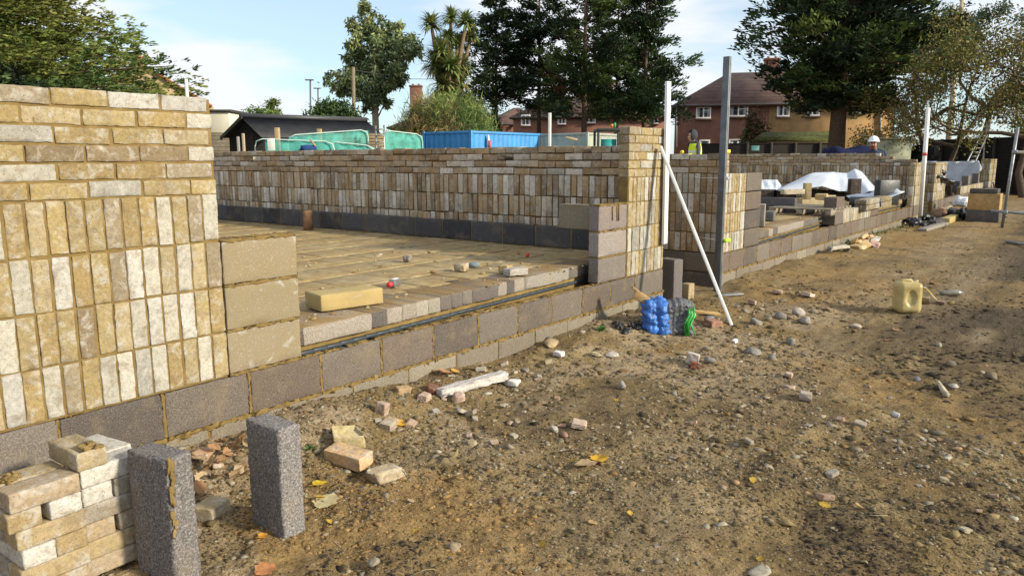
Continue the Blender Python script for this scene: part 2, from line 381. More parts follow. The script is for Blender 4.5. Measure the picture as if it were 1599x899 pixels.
def _sub(V, Fc):
    V = list(map(tuple, V)); m = {}; out = []
    def mid(a, b):
        k = (min(a, b), max(a, b))
        if k not in m: q = (np.array(V[a])+np.array(V[b]))/2; q /= np.linalg.norm(q); m[k] = len(V); V.append(tuple(q))
        return m[k]
    for a, b, c in Fc: ab, bc, ca = mid(a, b), mid(b, c), mid(c, a); out += [(a, ab, ca), (b, bc, ab), (c, ca, bc), (ab, bc, ca)]
    return np.array(V), np.array(out)
I3V, I3F = _sub(I2V, I2F)
def crumple(mb, c, size, tint, amp=.5, M=None):
    V = I3V.copy(); r = np.ones(len(V)); 
    for f, a in ((2.2, .30), (4.5, .20), (8, .12), (15, .06)):
        for _ in range(2): q = rng.normal(0, f, 3); r -= amp*a*np.abs(np.sin(V @ q+rng.uniform(0, 6)))
    V = V*r[:, None]*1.25+rng.normal(0, .008, V.shape); V = V*np.asarray(size)*.5
    if M is not None: V = V @ np.asarray(M).T
    mb.add(V+np.asarray(c), I3F, tint)
def strip(mb, a, b, h, d, rough=.0022, tint=(.4, .3, .15)):
    a, b = np.asarray(a, float), np.asarray(b, float); ln = float(np.linalg.norm(b-a)); u = (b-a)/ln; n = max(3, int(ln/.012))
    ax = int(np.argmax(np.abs(u))); sz = [d, d, h]; sg = [1, 1, 1]
    if ax == 2: sz = [h, d, ln]
    else: sz[ax] = ln
    sg[ax] = n; V, Fc = rbox_raw(tuple(sz), tuple(sg), .002); V = V.copy(); k = V[:, ax]; ph = rng.uniform(0, 6, 4)
    wv = 1+.35*np.sin(k*41+ph[0])+.25*np.sin(k*97+ph[1])+.2*np.sin(k*190+ph[2])
    for q in range(3):
        if q != ax: V[:, q] *= wv if sz[q] < .025 else 1+(wv-1)*.06
    V += rng.normal(0, rough, V.shape); mb.add(V+(a+b)/2, Fc, tint)

# ------------------------------------------------------------------ ground
def gz(x, y):
    x = np.asarray(x, float); y = np.asarray(y, float)
    near = np.exp(-np.maximum(np.hypot(x-1, y+1.5)-4, 0)/14)
    z = -.385+.05*(fbm(x, y, .55, 3)-.5)+near*(.05*(fbm(x, y, 2.6, 11)-.5)+.034*(fbm(x, y, 9, 17, 4)-.5)+.012*(vnoise(x*34, y*34, 19)-.5)-.02*np.exp(-((y+2.45+.05*np.sin(x*1.3))/.16)**2)*sstep(-1, 1, x))
    front = np.exp(-((y+.05)/.28)**2)*(y < .5)*(x > -1.6)*(x < 40)
    z = z+front*(.02+.13*fbm(x, y*0, .9, 31, 2)*sstep(2.2, .8, x)+.07*fbm(x, y*0, 1.3, 37, 2))*np.where((x > 4.6) & (x < 6.2), .2, 1)
    z = z+.09*np.exp(-(((x-.25)/.35)**2+((y+.28)/.2)**2))         # spoil at the wall foot
    z = z+.05*np.exp(-(((x-3.5)/.8)**2+((y+.3)/.2)**2))
    z = z-.02*np.exp(-((y+1.75)/.45)**2)*sstep(2, 5, x)*near        # worn track
    inside = (y > .05) & (y < 12) & ((x < 4.55) | ((x > 6.35) & (x < 18.3)) | (x > 19.7)) & (x > -40) & (x < 32)
    return np.where(inside, np.minimum(z, -.5), z)
def gp(x, y):           # photograph pixel -> point on the soil
    z = -.37
    for _ in range(8): P = onZ(x, y, z); z = float(gz(P[0], P[1]))
    return np.array([P[0], P[1], z])
def axis_pts(lo, hi, c0, c1, h, g=1.07):
    a = list(np.arange(c0, c1, h)); s = h; v = c1
    while v < hi: a.append(v); s *= g; v += s
    a.append(hi); s = h; v = c0-h; b = []
    while v > lo: b.append(v); s *= g; v -= s
    b.append(lo); return np.array(b[::-1]+a)
gxs = axis_pts(-500, 900, -1.9, 3.2, .017, 1.022); gys = axis_pts(-600, 900, -4.4, .12, .02, 1.06)
GX, GY = np.meshgrid(gxs, gys, indexing='ij'); GZ = gz(GX, GY)
nx, ny = GX.shape
mb = MB(); ii, jj = np.meshgrid(np.arange(nx-1), np.arange(ny-1), indexing='ij'); q0 = (ii*ny+jj).ravel()
mb.add(np.stack([GX, GY, GZ], -1).reshape(-1, 3), np.stack([q0, q0+ny, q0+ny+1, q0+1], 1))
ground = mb.build('ground', GROUND, smooth=True, origin=(0, 0, 0)); tag(ground, kind='structure')
def soil(x, y):
    pale = sstep(.5, .64, fbm(x, y, 1.1, 51, 4))*.75*sstep(-2.6, -1.2, y)*sstep(9, 4, x)
    pale = np.maximum(pale, .8*np.exp(-(((x-1.0)/.7)**2+((y+.85)/.35)**2))*sstep(.4, .55, fbm(x, y, 2.5, 57)))
    pale = np.maximum(pale, .95*np.exp(-(((x-5.25)/.36)**2+((y+2.66)/.10)**2))); pale = np.maximum(pale, .55*np.exp(-((y+1.9+.03*x)/.25)**2)*sstep(4.5, 7, x)*sstep(14, 9, x))
    track = -1.35-.62*sstep(7, 1, x)+.12*np.sin(x*.5)
    pale = np.maximum(pale, .42*np.exp(-((y-track)/.38)**2)*sstep(.2, .5, fbm(x, y, 1.5, 53)))
    dark = sstep(.26, .50, fbm(x, y, .8, 61, 5))*sstep(-1.75, -2.2, y)*sstep(3.0, 5.5, x)*.95
    dark = np.maximum(dark, .5*sstep(.54, .64, fbm(x, y, 1.6, 67, 5))*sstep(-1.6, -2.4, y))
    dark = np.maximum(dark, .45*sstep(.48, .62, fbm(x, y, 2.2, 69, 5)))
    och = np.maximum(sstep(.5, .66, fbm(x, y, .9, 71, 4))*.8, .9*np.exp(-((y+.75)/.45)**2)*sstep(3.8, 5, x)*sstep(.3, .5, fbm(x, y, 1.2, 73)))
    return pale, dark*(1-pale), och*(1-pale)*(1-dark)
pa, da, oc = soil(GX.ravel(), GY.ravel())
at_ = ground.data.attributes.new('soil', 'FLOAT_COLOR', 'POINT')
at_.data.foreach_set('color', np.c_[pa, da, oc, np.ones(len(pa))].astype(np.float32).ravel())

# gravel: far more pieces than anyone could count
def gravel(n):
    mbx = MB(); V0, F0 = ico(); X = []; Y = []
    while len(X) < n:
        u = rng.uniform(0, 1599, 6000); v = 330+569*rng.uniform(0, 1, 6000)**.8; d = ray(u[0], v[0])
        D = _fw[None]+_rt[None]*((u-800)/F_PX)[:, None]+_up[None]*((450-v)/F_PX)[:, None]
        P = CAM+D*((-.37-CAM[2])/D[:, 2])[:, None]
        k = (P[:, 1] < -.01) & (P[:, 0] < 16) & (P[:, 0] > -1.7)
        P = P[k]; g = fbm(P[:, 0], P[:, 1], 1.3, 81, 3); pl, dk, ocr = soil(P[:, 0], P[:, 1])
        pr = .16+.9*sstep(.42, .68, g)+.5*pl-.3*dk-.25*ocr+.8*np.exp(-((P[:, 1]+.25)/.25)**2)*(P[:, 0] < 5)-.28*sstep(-1.1, -1.5, P[:, 1])*sstep(1.5, 3, P[:, 0])
        k = rng.uniform(0, 1.3, len(P)) < pr*np.clip(5/np.hypot(P[:, 0]-CAM[0], P[:, 1]-CAM[1]), .3, 1); P = P[k]
        X += list(P[:, 0]); Y += list(P[:, 1])
    X = np.array(X[:n])+rng.normal(0, .02, n); Y = np.minimum(np.array(Y[:n])+rng.normal(0, .02, n), -.015); Z = gz(X, Y)
    s = np.clip(rng.lognormal(math.log(.0041), .68, n), .0022, .022); dist = np.hypot(X-CAM[0], Y-CAM[1]); s *= np.clip(dist/3.4, .8, 1.7)
    sc3 = s[:, None]*np.stack([rng.uniform(.8, 1.5, n), rng.uniform(.7, 1.2, n), rng.uniform(.30, .65, n)], 1)*.85
    a = rng.uniform(0, 6.28, n); V = V0[None]*(1+rng.normal(0, .34, (n, 12, 1)))*sc3[:, None]
    ca, sa = np.cos(a)[:, None], np.sin(a)[:, None]; Vx = V[..., 0]*ca-V[..., 1]*sa; Vy = V[..., 0]*sa+V[..., 1]*ca
    V = np.stack([Vx+X[:, None], Vy+Y[:, None], V[..., 2]+(Z+sc3[:, 2]*.12)[:, None]], -1)
    pal = .88*np.array([(.26, .21, .135), (.30, .25, .175), (.20, .165, .115), (.24, .165, .08), (.19, .125, .055), (.34, .30, .225), (.13, .10, .06), (.29, .19, .11), (.18, .115, .05)])
    c = pal[rng.choice(len(pal), n, p=[.17, .11, .13, .14, .16, .06, .10, .04, .09])]*rng.uniform(.7, 1.2, (n, 1))
    Fc = (F0[None]+(np.arange(n)*12)[:, None, None]).reshape(-1, 3)
    mbx.add(V.reshape(-1, 3), Fc, np.repeat(c, 20, axis=0)); return mbx
tag(gravel(23000).build('gravel', STONE, origin=(0, 0, 0)), 'loose gravel and clods strewn over the brown soil', 'gravel', kind='stuff')

def clods(n):
    mbx = MB(); V0, F0 = ico(); u = rng.uniform(0, 1640, n*4); v = 335+564*rng.uniform(0, 1, n*4)**1.15; D = _fw[None]+_rt[None]*((u-800)/F_PX)[:, None]+_up[None]*((450-v)/F_PX)[:, None]
    P = CAM+D*((-.37-CAM[2])/D[:, 2])[:, None]; k = (P[:, 1] < -.03) & (P[:, 0] < 30) & (P[:, 0] > -1.7); P = P[k]
    g = fbm(P[:, 0], P[:, 1], 1.7, 91, 3); P = P[rng.uniform(0, 1, len(P)) < .25+.9*sstep(.42, .62, g)][:n]; n = len(P); X, Y = P[:, 0], P[:, 1]; Z = gz(X, Y); pl, dk, oc_ = soil(X, Y)
    dist = np.hypot(X-CAM[0], Y-CAM[1]); s = np.clip(rng.lognormal(math.log(.0036), .62, n), .002, .020)*np.clip(dist/3, .8, 2.2)
    sc3 = s[:, None]*np.stack([rng.uniform(.8, 1.7, n), rng.uniform(.7, 1.3, n), rng.uniform(.25, .55, n)], 1); a = rng.uniform(0, 6.28, n); V = V0[None]*(1+rng.normal(0, .30, (n, 12, 1)))*sc3[:, None]
    ca, sa = np.cos(a)[:, None], np.sin(a)[:, None]; V = np.stack([V[..., 0]*ca-V[..., 1]*sa+X[:, None], V[..., 0]*sa+V[..., 1]*ca+Y[:, None], V[..., 2]+Z[:, None]], -1)
    base = np.where((dk > .4)[:, None], np.array((.055, .040, .025)), np.where((oc_ > .4)[:, None], np.array((.20, .125, .05)), np.array((.135, .10, .048)))); c = base*rng.choice([.6, .82, 1.0, 1.25, 1.6], (n, 1), p=[.14, .22, .30, .22, .12])
    mbx.add(V.reshape(-1, 3), (F0[None]+(np.arange(n)*12)[:, None, None]).reshape(-1, 3), np.repeat(c, 20, axis=0)); return mbx
tag(clods(26000).build('soil_clods', STONE, origin=(0, 0, 0)), 'crumbs and clods of brown earth over the trodden ground', 'soil clods', kind='stuff')

# ------------------------------------------------------------------ masonry
BP = np.array([(.325, .252, .128), (.36, .287, .168), (.305, .222, .10), (.43, .40, .335), (.265, .213, .143), (.34, .257, .12), (.45, .43, .39), (.225, .168, .10), (.295, .28, .243)])
GREYER = np.array([(.21, .15, .10), (.26, .205, .15), (.18, .125, .075), (.30, .27, .24), (.155, .125, .095), (.22, .16, .10), (.33, .31, .30), (.135, .105, .08), (.22, .21, .20)])
PALN = [BP]
def bcol(white=.28):
    p = np.array([.19, .15, .17, .5*white, .10, .17, .42*white, .06, .09*white+.02]); p /= p.sum()
    return PALN[0][rng.choice(9, p=p)]*rng.uniform(.86, 1.12)
def brickwork(mb, mm, o, u, n, u0, u1, z0, rows, depth=.1025, fine=0, white=.28, solid=True, phase=0.0, jit=.0015, rake=.0055):
    """rows bottom to top: S soldier course, H stretcher course. o on the face, u along it, n out of it."""
    o, u, n = [np.asarray(v, float) for v in (o, u, n)]; z = z0; M = np.stack([u, -n, np.array([0, 0, 1.])], 1); hi = 0
    for r in rows:
        wd, ht = (.065, .215) if r == 'S' else (.215, .065)
        pitch = wd+.010; off = phase if r == 'S' else ((.1125 if hi % 2 else 0)+phase*1.7); hi += r == 'H'
        k0 = math.floor((u0-off)/pitch)-1; k = k0
        while True:
            a = off+k*pitch+rng.normal(0, jit); b = a+wd+rng.normal(0, jit*1.2); k += 1
            if a > u1-.02: break
            a2, b2 = max(a, u0), min(b, u1)
            if b2-a2 < .022: continue
            if b2 > u1-.012: b2 = u1
            if a2 < u0+.012: a2 = u0
            V, Fc = rbox_raw((wd, depth, ht), ((4, 1, 11) if r == 'S' else (11, 1, 4)) if fine else (1, 1, 1), .003 if fine else .003)
            V = V.copy()
            if fine:
                V += rng.normal(0, .0009, V.shape)
                ph = rng.uniform(0, 6.28, 6)
                V[:, 0] += .0006*np.sin(V[:, 2]*70+ph[0])+.0006*np.sin(V[:, 2]*31+ph[1]); V[:, 2] += .0006*np.sin(V[:, 0]*70+ph[2])+.0006*np.sin(V[:, 0]*33+ph[3])
                V[:, 1] += .0014*np.sin(V[:, 0]*30+V[:, 2]*40+ph[4])
            else: V += rng.normal(0, .0012, V.shape)
            V[:, 0] *= (b2-a2)/wd; V = V @ rotm(0, rng.normal(0, .006), rng.normal(0, .005)).T
            c = o+u*((a2+b2)/2)-n*(depth/2+rng.normal(0, .0013))+np.array([0, 0, z+.010+ht/2+rng.normal(0, jit)])
            mb.add(V @ M.T+c, Fc, bcol(white if r == 'S' else white*.45))
        z += ht+.010
    if mm is not None:   # bed of mortar set back from the brick faces
        c0 = o+u*(u0+.003)-n*rake; c1 = o+u*(u1-.003)-n*(depth-.005); lo = np.minimum(c0, c1); hi_ = np.maximum(c0, c1); lo[2] = z0; hi_[2] = z-.006
        box(mm, (lo+hi_)/2, tuple(hi_-lo), bev=.002)
    return z
SHADEMORTAR = plain('raked_shade_mortar', (.12, .075, .03), .95, 0, .4, 9, .4, .15)  # raked joints, with the shade on the inner wall faces darkened into the colour
KC = [(.14, .108, .088), (.108, .088, .074), (.142, .116, .096), (.098, .083, .073), (.13, .10, .08), (.155, .132, .112)]
DK = [(.055, .053, .056), (.07, .068, .07), (.045, .044, .047), (.08, .076, .076)]
def blocks(mb, mm, o, u, n, joints, z0, h=.215, depth=.1, pal=KC, gap=.010, fine=True, recess=.006):  # rows of concrete blocks
    o, u, n = [np.asarray(v, float) for v in (o, u, n)]; M = np.stack([u, -n, np.array([0, 0, 1.])], 1)
    for a, b in zip(joints[:-1], joints[1:]):
        w_ = b-a-gap
        V, Fc = rbox_raw((.44, depth, .215), (10, 1, 5) if fine else (1, 1, 1), .006); V = V.copy()
        V += rng.normal(0, .0013 if fine else .001, V.shape); V[:, 0] *= w_/.44; V[:, 2] *= h/.215
        c = o+u*((a+b)/2)-n*(depth/2+rng.normal(0, .0015))+np.array([0, 0, z0+h/2+rng.normal(0, .001)])
        mb.add(V @ M.T+c, Fc, np.array(pal[rng.integers(len(pal))])*rng.uniform(.9, 1.12))
    if mm is not None:
        c0 = o+u*(joints[0]+.004)-n*recess; c1 = o+u*(joints[-1]-.012)-n*(depth-.004); lo = np.minimum(c0, c1); hi_ = np.maximum(c0, c1)
        lo[2] = z0-.010; hi_[2] = z0+h-.002; box(mm, (lo+hi_)/2, tuple(hi_-lo), bev=.002, seg=(1, 1, 1))
XU, YU, FN = (1, 0, 0), (0, 1, 0), (0, -1, 0)

# --- long foundation wall in blocks, two courses showing
jx = [-.786+.45*i for i in range(-3, 60)]
def foundation(label, x0, x1, fine):
    t = thing('foundation_wall', label, 'block wall', (x0, .05, -.6), 'block foundation walls')
    b1 = MB(); m1 = MB(); b2 = MB(); m2 = MB()
    js = [x0]+[j for j in jx if x0+.12 < j < x1-.12]+[x1+.01]
    blocks(b1, m1, (0, 0, 0), XU, FN, js, -.220, fine=fine)
    js2 = [x0]+[j+.21 for j in jx if x0+.12 < j+.21 < x1-.12]+[x1+.01]
    blocks(b2, m2, (0, -.008, 0), XU, FN, js2, -.449, fine=fine, pal=[(.20, .17, .13), (.18, .15, .115), (.22, .19, .145)])
    b1.build('block_course', BLOCK, t); m1.build('mortar_bed', MORTAR, t); b2.build('lower_block_course', BLOCK, t); m2.build('lower_mortar_bed', MORTAR, t)
    if fine:   # smeared bed of mortar along the top and squeezed-out joints
        s = MB()
        for ja, jb in zip(js[:-1], js[1:]):
            strip(s, (ja, .006, -.227), (jb, .006, -.227), .020, .022, .003); strip(s, (jb-.005, .004, -.222), (jb-.005, .004, -.002), .013, .012, .0018) if jb < x1 else None
            for _ in range(3): xa = rng.uniform(ja, jb); strip(s, (xa, .045+rng.normal(0, .015), -.002), (min(xa+rng.uniform(.1, .3), x1-.01), .045+rng.normal(0, .002), -.002), .009, rng.uniform(.03, .06), .003)
        s.build('mortar_smears', MORTAR, t, smooth=True)
    return t
foundation('purplish concrete block foundation under the near brick wall and the mud-floored plot', -2.6, 4.72, True)
foundation('long block foundation running from the steel post towards the far scaffold', 6.19, 18.35, True)
foundation('far short block foundation beyond the white marker pole', 19.6, 33.0, False)

# --- near front wall
def leaf(label, cat='brick wall', loc=(0, 0, 0)): return thing('brick_wall', label, cat, loc)
t = leaf('near yellow stock brick wall, upright bricks below flat courses, beside the brick stack', loc=(-1, 0, 0))
b = MB(); m = MB(); brickwork(b, m, (0, 0, 0), XU, FN, -2.4, 0, 0, 'SSSSHHHHHH', fine=1, white=.5, phase=-.072)
b.build('brickwork', BRICK, t); m.build('mortar_bed', MORTAR, t)
b = MB(); m = MB(); LB = [(.245, .20, .135), (.25, .205, .13), (.265, .215, .14)]
for k in range(3): blocks(b, None, (0, .002, 0), XU, FN, [.006, .442], .010+.225*k, h=.213, pal=[LB[k]], gap=.006)
b.build('block_stack', LBLOCK, t)
for z in (.004, .228, .453, .676): strip(m, (.008, .05, z), (.436, .05, z), .013, .100, .002)
strip(m, (.437, .055, .0), (.437, .055, .68), .010, .09, .002)
m.build('mortar_joints', MORTAR, t, smooth=True)

# --- passage wall seen from inside the near plot, with its front return
t = leaf('long shaded brick wall at the back of the mud floor, ending in the sunlit pier by the white levels', loc=(4.67, 4, 0))
b = MB(); m = MB()
PALN[0] = GREYER*np.array([1.8, 1.72, 1.5]); brickwork(b, m, (4.63, 0, 0), YU, (-1, 0, 0), .11, 12, 0, 'SSSSHHHH', white=.5, jit=.003, rake=.012); PALN[0] = BP
b.build('brickwork', BRICK, t); m.build('mortar_bed', SHADEMORTAR, t)
b = MB(); m = MB(); brickwork(b, m, (0, 0, 0), XU, FN, 3.99, 4.71, 0, 'SSSSHHHHHH', fine=1, white=.34, phase=.03)
b.build('pier_brickwork', BRICK, t); m.build('pier_mortar', MORTAR, t)
b = MB()
for k, c in enumerate([(.20, .17, .15), (.27, .235, .21), (.22, .18, .165)]): blocks(b, None, (0, .002, 0), XU, FN, [3.50, 3.985], .010+.225*k, h=.213, pal=[c], gap=.008)
box(b, (3.66, .31, .565), (.1, .36, .215), (.21, .185, .13), seg=(1, 5, 4), rough=.001)
b.build('block_return', BLOCK, t); m = MB()
for z in (.228, .453, .676): strip(m, (3.505, .05, z), (3.98, .05, z), .013, .102, .002)
for x in (3.72, 3.80, 3.83): tube(m, [(x, .0, .665), (x+.003, -.002, .665-rng.uniform(.05, .16))], [.010, .004], 6)
m.build('mortar_joints', MORTAR, t, smooth=True)
b = MB(); m = MB(); js = [.45+.45*i for i in range(27)]
blocks(b, m, (4.43, 0, 0), YU, (-1, 0, 0), js, .165, pal=DK, gap=.014)
b.build('inner_block_course', BLOCK, t); m.build('inner_mortar', MORTAR, t)

# --- other side of the passage and the second plot's front return
t = leaf('brick wall behind the grey steel post, shaded on its passage side and sunlit in front', loc=(6.25, 2, 0))
b = MB(); m = MB()
PALN[0] = GREYER*np.array([1.8, 1.72, 1.5]); brickwork(b, m, (6.19, 0, 0), YU, (-1, 0, 0), .005, 12, 0, 'SSSSHHH', white=.4, jit=.002, rake=.009); PALN[0] = BP
for k in range(4): box(b, (6.186, 1.02, .27+.03*k), (.03, .42, .02), (.42, .33, .18), bev=.003)
b.build('brickwork', BRICK, t); m.build('mortar_bed', MORTAR, t)
b = MB(); m = MB(); brickwork(b, m, (0, 0, 0), XU, FN, 6.30, 6.84, 0, 'SSSS', fine=1, white=.45, phase=.01)
b.build('front_brickwork', BRICK, t); m.build('front_mortar', MORTAR, t); b = MB()
for k in range(4): blocks(b, None, (0, .002, 0), XU, FN, [6.845, 7.36], .010+.225*k, h=.213, pal=[KC[(k+2) % 6]], gap=.008)
b.build('block_return', BLOCK, t); b = MB(); m = MB()
blocks(b, m, (6.195, 0, 0), YU, (-1, 0, 0), [.012+.45*i for i in range(24)], -.22, pal=[(.16, .13, .10), (.13, .11, .09)]); blocks(b, m, (6.18, 0, 0), YU, (-1, 0, 0), [.012+.45*i for i in range(24)], -.45, pal=[(.10, .085, .07)])
b.build('passage_block_course', BLOCK, t); m.build('passage_mortar', MORTAR, t)
b = MB(); m = MB(); blocks(b, m, (4.72, 0, 0), YU, (1, 0, 0), [.105+.45*i for i in range(24)], -.22, pal=KC, fine=False)
tt = tag(b.build('passage_foundation', BLOCK), 'low block footing along the near side of the passage', 'block wall')

# --- second plot's far wall and pier
t = leaf('far brick wall behind the white sheeting, stepping down to a sunlit pier', loc=(17.7, 3, 0))
b = MB(); m = MB()
PALN[0] = GREYER*np.array([1.6, 1.55, 1.35]); brickwork(b, m, (17.7, 0, 0), YU, (-1, 0, 0), .9, 12, 0, 'SSSSHHHH', white=.2, jit=.003)
brickwork(b, m, (17.7, 0, 0), YU, (-1, 0, 0), .6, .89, 0, 'SSSSHHH', white=.2); brickwork(b, m, (17.7, 0, 0), YU, (-1, 0, 0), .11, .59, 0, 'SSSSHH', white=.2)
PALN[0] = BP; b.build('brickwork', BRICK, t); m.build('mortar_bed', SHADEMORTAR, t)
b = MB(); m = MB(); brickwork(b, m, (0, 0, 0), XU, FN, 16.95, 18.2, 0, 'SSSSH', white=.3)
b.build('pier_brickwork', BRICK, t); m.build('pier_mortar', MORTAR, t)
t = leaf('short half-built strip of white upright bricks with a block upright at its left end', loc=(12.2, 0, 0))
b = MB(); m = MB(); brickwork(b, m, (0, 0, 0), XU, FN, 11.25, 13.1, 0, 'S', white=1.6); b.build('brickwork', BRICK, t); m.build('mortar_bed', MORTAR, t)
b = MB(); blocks(b, None, (0, .002, 0), XU, FN, [10.76, 11.24], .010, pal=[KC[2]], depth=.215); blocks(b, None, (0, .004, 0), XU, FN, [10.80, 11.27], .235, pal=[KC[0]], depth=.2); blocks(b, None, (0, .002, 0), XU, FN, [13.11, 13.75], .010, pal=[KC[0]])
b.build('end_blocks', BLOCK, t)

# --- third plot
t = leaf('narrow far brick pier with black plastic over its top, right of the white marker pole', loc=(20, 1, 0))
b = MB(); m = MB(); brickwork(b, m, (19.6, 0, 0), YU, (-1, 0, 0), .005, 6, 0, 'SSSSH', white=.2); brickwork(b, m, (0, 0, 0), XU, FN, 19.71, 21.3, 0, 'SSSSH', white=.3)
b.build('brickwork', BRICK, t); m.build('mortar_bed', MORTAR, t)
P = []
b = MB()
for (px, py, Y) in ((1447, 262, .3), (1462, 258, .2), (1474, 259, .1), (1466, 276, -.02), (1480, 283, -.06), (1488, 284, -.1)): P.append(onY(px, py, Y))
for a_, c_ in zip(P[:-1], P[1:]): crumple(b, (a_+c_)/2+(0, 0, -.03), (.60, .30, .16), (.02,)*3, M=rotm(0, .35, -.2)); crumple(b, a_, (.45, .25, .12), (.02,)*3)
tag(b.build('plastic_sheet', DARKPL, smooth=True), 'crumpled black plastic hanging over the narrow far pier', 'plastic sheet')
xr = 31.2
t = leaf('farthest brick pier, dark on its left side, at the end of the white wrapped wall', loc=(xr, 0, 0))
b = MB(); m = MB(); brickwork(b, m, (xr, 0, 0), YU, (-1, 0, 0), .005, .32, 0, 'SSSSHH', white=.2); brickwork(b, m, (0, 0, 0), XU, FN, xr+.11, xr+1.9, 0, 'SSSSHH', white=.3)
b.build('brickwork', BRICK, t); m.build('mortar_bed', MORTAR, t)
t = leaf('low far run of pale upright bricks with dark blocks in front of the white wrapped wall', loc=(27, 0, 0))
b = MB(); m = MB(); brickwork(b, m, (0, 0, 0), XU, FN, 24.2, 29.5, 0, 'S', white=.3); b.build('brickwork', BRICK, t); m.build('mortar_bed', MORTAR, t)
b = MB()
for px, wd, hh, c in ((1494, .6, .16, DK[1]), (1507, .7, .30, KC[5]), (1522, .5, .34, KC[2])):
    X = onY(px, 300, .3)[0]; box(b, (X, .3, hh/2+.1), (wd*.7, .2, hh+.2), c)
b.build('blocks', BLOCK, t)
b = MB(); A = np.array([xr-.10, 2.3, .99]); B = np.array([xr-.05, .33, .99]); nx_, nz_ = 26, 10; V = []
for i in range(nx_+1):
    for k in range(nz_+1):
        s = i/nx_; q = A*(1-s)+B*s; z = q[2]*(1-k/nz_)+.10*(k/nz_); V.append((q[0]+.05*math.sin(i*1.1+k*.7)+rng.normal(0, .015), q[1]+.06*math.sin(i*.8+k*.9), z-.03*math.sin(s*3.1)))
Fc = [(i*(nz_+1)+k, (i+1)*(nz_+1)+k, (i+1)*(nz_+1)+k+1, i*(nz_+1)+k+1) for i in range(nx_) for k in range(nz_)]
b.add(V, Fc); o = b.build('wall_wrap', TARP, smooth=True); sm = o.modifiers.new('solid', 'SOLIDIFY'); sm.thickness = .02; tag(o, 'white sheeting wrapped along the farthest wall below the dark fence', 'sheeting')

# ------------------------------------------------------------------ floor slabs (beam and block)
def slab(label, x0, x1, y1, edge, loc, zt=.157, fine=True):
    t = thing('beam_and_block_floor', label, 'floor', loc); b = MB(); e = MB(); j = MB()
    y = .42
    row = 0
    while y < y1:      # rows of infill blocks between narrow beams, running along X
        x = x0-rng.uniform(0, .2)
        while x < x1:
            w_ = .222; a, c = max(x, x0), min(x+w_-.0015, x1)
            if c-a > .02:
                box(b, ((a+c)/2, y+.215, zt-.03+rng.normal(0, .0022)), (c-a, .425, .06), np.array((.34, .28, .17))*rng.uniform(.94, 1.06), bev=.004)
            x += w_
        box2(b, (x0, y+.437, zt-.07), (x1, y+.50, zt+.005), np.array((.37, .30, .185))*rng.uniform(.9, 1.1), bev=.006)
        y += .51; row += 1
    box2(j, (x0, .20, zt-.10), (x1, y1, zt-.008), (.26, .17, .07))
    x = x0; k = 0; EC = [(.13, .11, .10), (.30, .26, .22), (.11, .095, .09), (.29, .25, .21), (.28, .24, .20), (.31, .28, .24), (.30, .27, .22), (.15, .13, .115), (.14, .12, .11), (.16, .14, .12)]
    while x < x1-.05:
        w_ = edge[k % len(edge)]; c = min(x+w_, x1); yy = .035+.05*(min(x-x0, 3.3)); 
        box(e, ((x+c)/2, yy+.2, zt-.05), (c-x-.004, .4, .1), np.array(EC[k % 10])*rng.uniform(.9, 1.1), seg=(6, 2, 3), bev=.007, rough=.0016)
        x = c; k += 1
    if fine:
        cm = MB()
        for k in range(520):
            X, Y = x0+(x1-x0)*rng.random(), .1+4.5*rng.random()**1.6; q = rng.lognormal(math.log(.008), .6); lump(cm, (X, Y, zt+q*.2), (q*1.6, q*1.2, q*.8), np.array([(.30, .21, .09), (.22, .14, .06), (.34, .29, .2)][k % 3]), .3)
        tag(cm.build('mortar_crumbs', STONE, t), kind='stuff')
    b.build('infill_blocks', FLOOR, t); j.build('bed', FLOOR, t); e.build('edge_blocks', MBLOCK, t)
    s = MB(); d = MB(); n = 40
    for k in range(n):
        xa, xb = x0+(x1-x0)*k/n, x0+(x1-x0)*(k+1)/n; yy = .06+.05*min((xa+xb)/2-x0, 3.3)
        box2(s, (xa, yy, -.08), (xb+.004, yy+.12, zt-.1), (.4, .3, .15), bev=.002); 
        box(d, ((xa+xb)/2, yy-.010+rng.normal(0, .002), .012), (xb-xa+.01, .03, .024), bev=.006)
    s.build('mortar_band', MORTAR, t); d.build('damp_proof_strip', plain('damp_proof_membrane', (.035, .045, .055), .45, 0, .3, 20), t)
slab('mud-smeared beam and block floor between the near brick wall and the long shaded wall', .45, 4.43, 12, [.03, .50, .145, .135, .13, .12, .12, .12, .12, .11, .30, .12, .10, .13], (2.5, 4, .06))
slab('block floor of the second plot, strewn with sheeting and bricks', 7.36, 17.5, 12, [.45, .22, .22, .45, .22], (12, 4, .06))

FZ = .162
def fl(x, y): return onZ(x, y, FZ)
# ------------------------------------------------------------------ things on the near floor
def brick_thing(name, label, c, size, rot, col, m=BRICK, cat='brick', group=None, bev=.006, seg=(5, 3, 2), rough=.0013, wob=0):
    b = MB(); box(b, (0, 0, 0), size, col, seg=seg, bev=bev, rough=rough, M=rotm(*rot), wob=wob)
    V = b.V[0]; b.V[0] = V+np.array([c[0], c[1], c[2]-V[:, 2].min()]); return tag(b.build(name, m, smooth=False), label, cat, group)
P = (fl(500, 487)+fl(608, 474))/2
brick_thing('concrete_block', 'pale block with a mortar-yellow face lying on the front edge of the mud floor', (P[0]+.0, P[1]+.10, FZ), (.43, .215, .1), (0, 0, -.20), (.40, .30, .13), LBLOCK, 'block', seg=(10, 5, 3), bev=.008)
P = fl(617, 448); a = R(20)
t = thing('chalk_bottle', 'grey flat bottle with a red cap lying on the mud floor', 'bottle', P)
b = MB(); M = rotz(a); box(b, P+(0, 0, .028), (.11, .055, .055), (.13, .125, .12), (4, 2, 2), .018, M=M); b.build('body', PAINT, t, True)
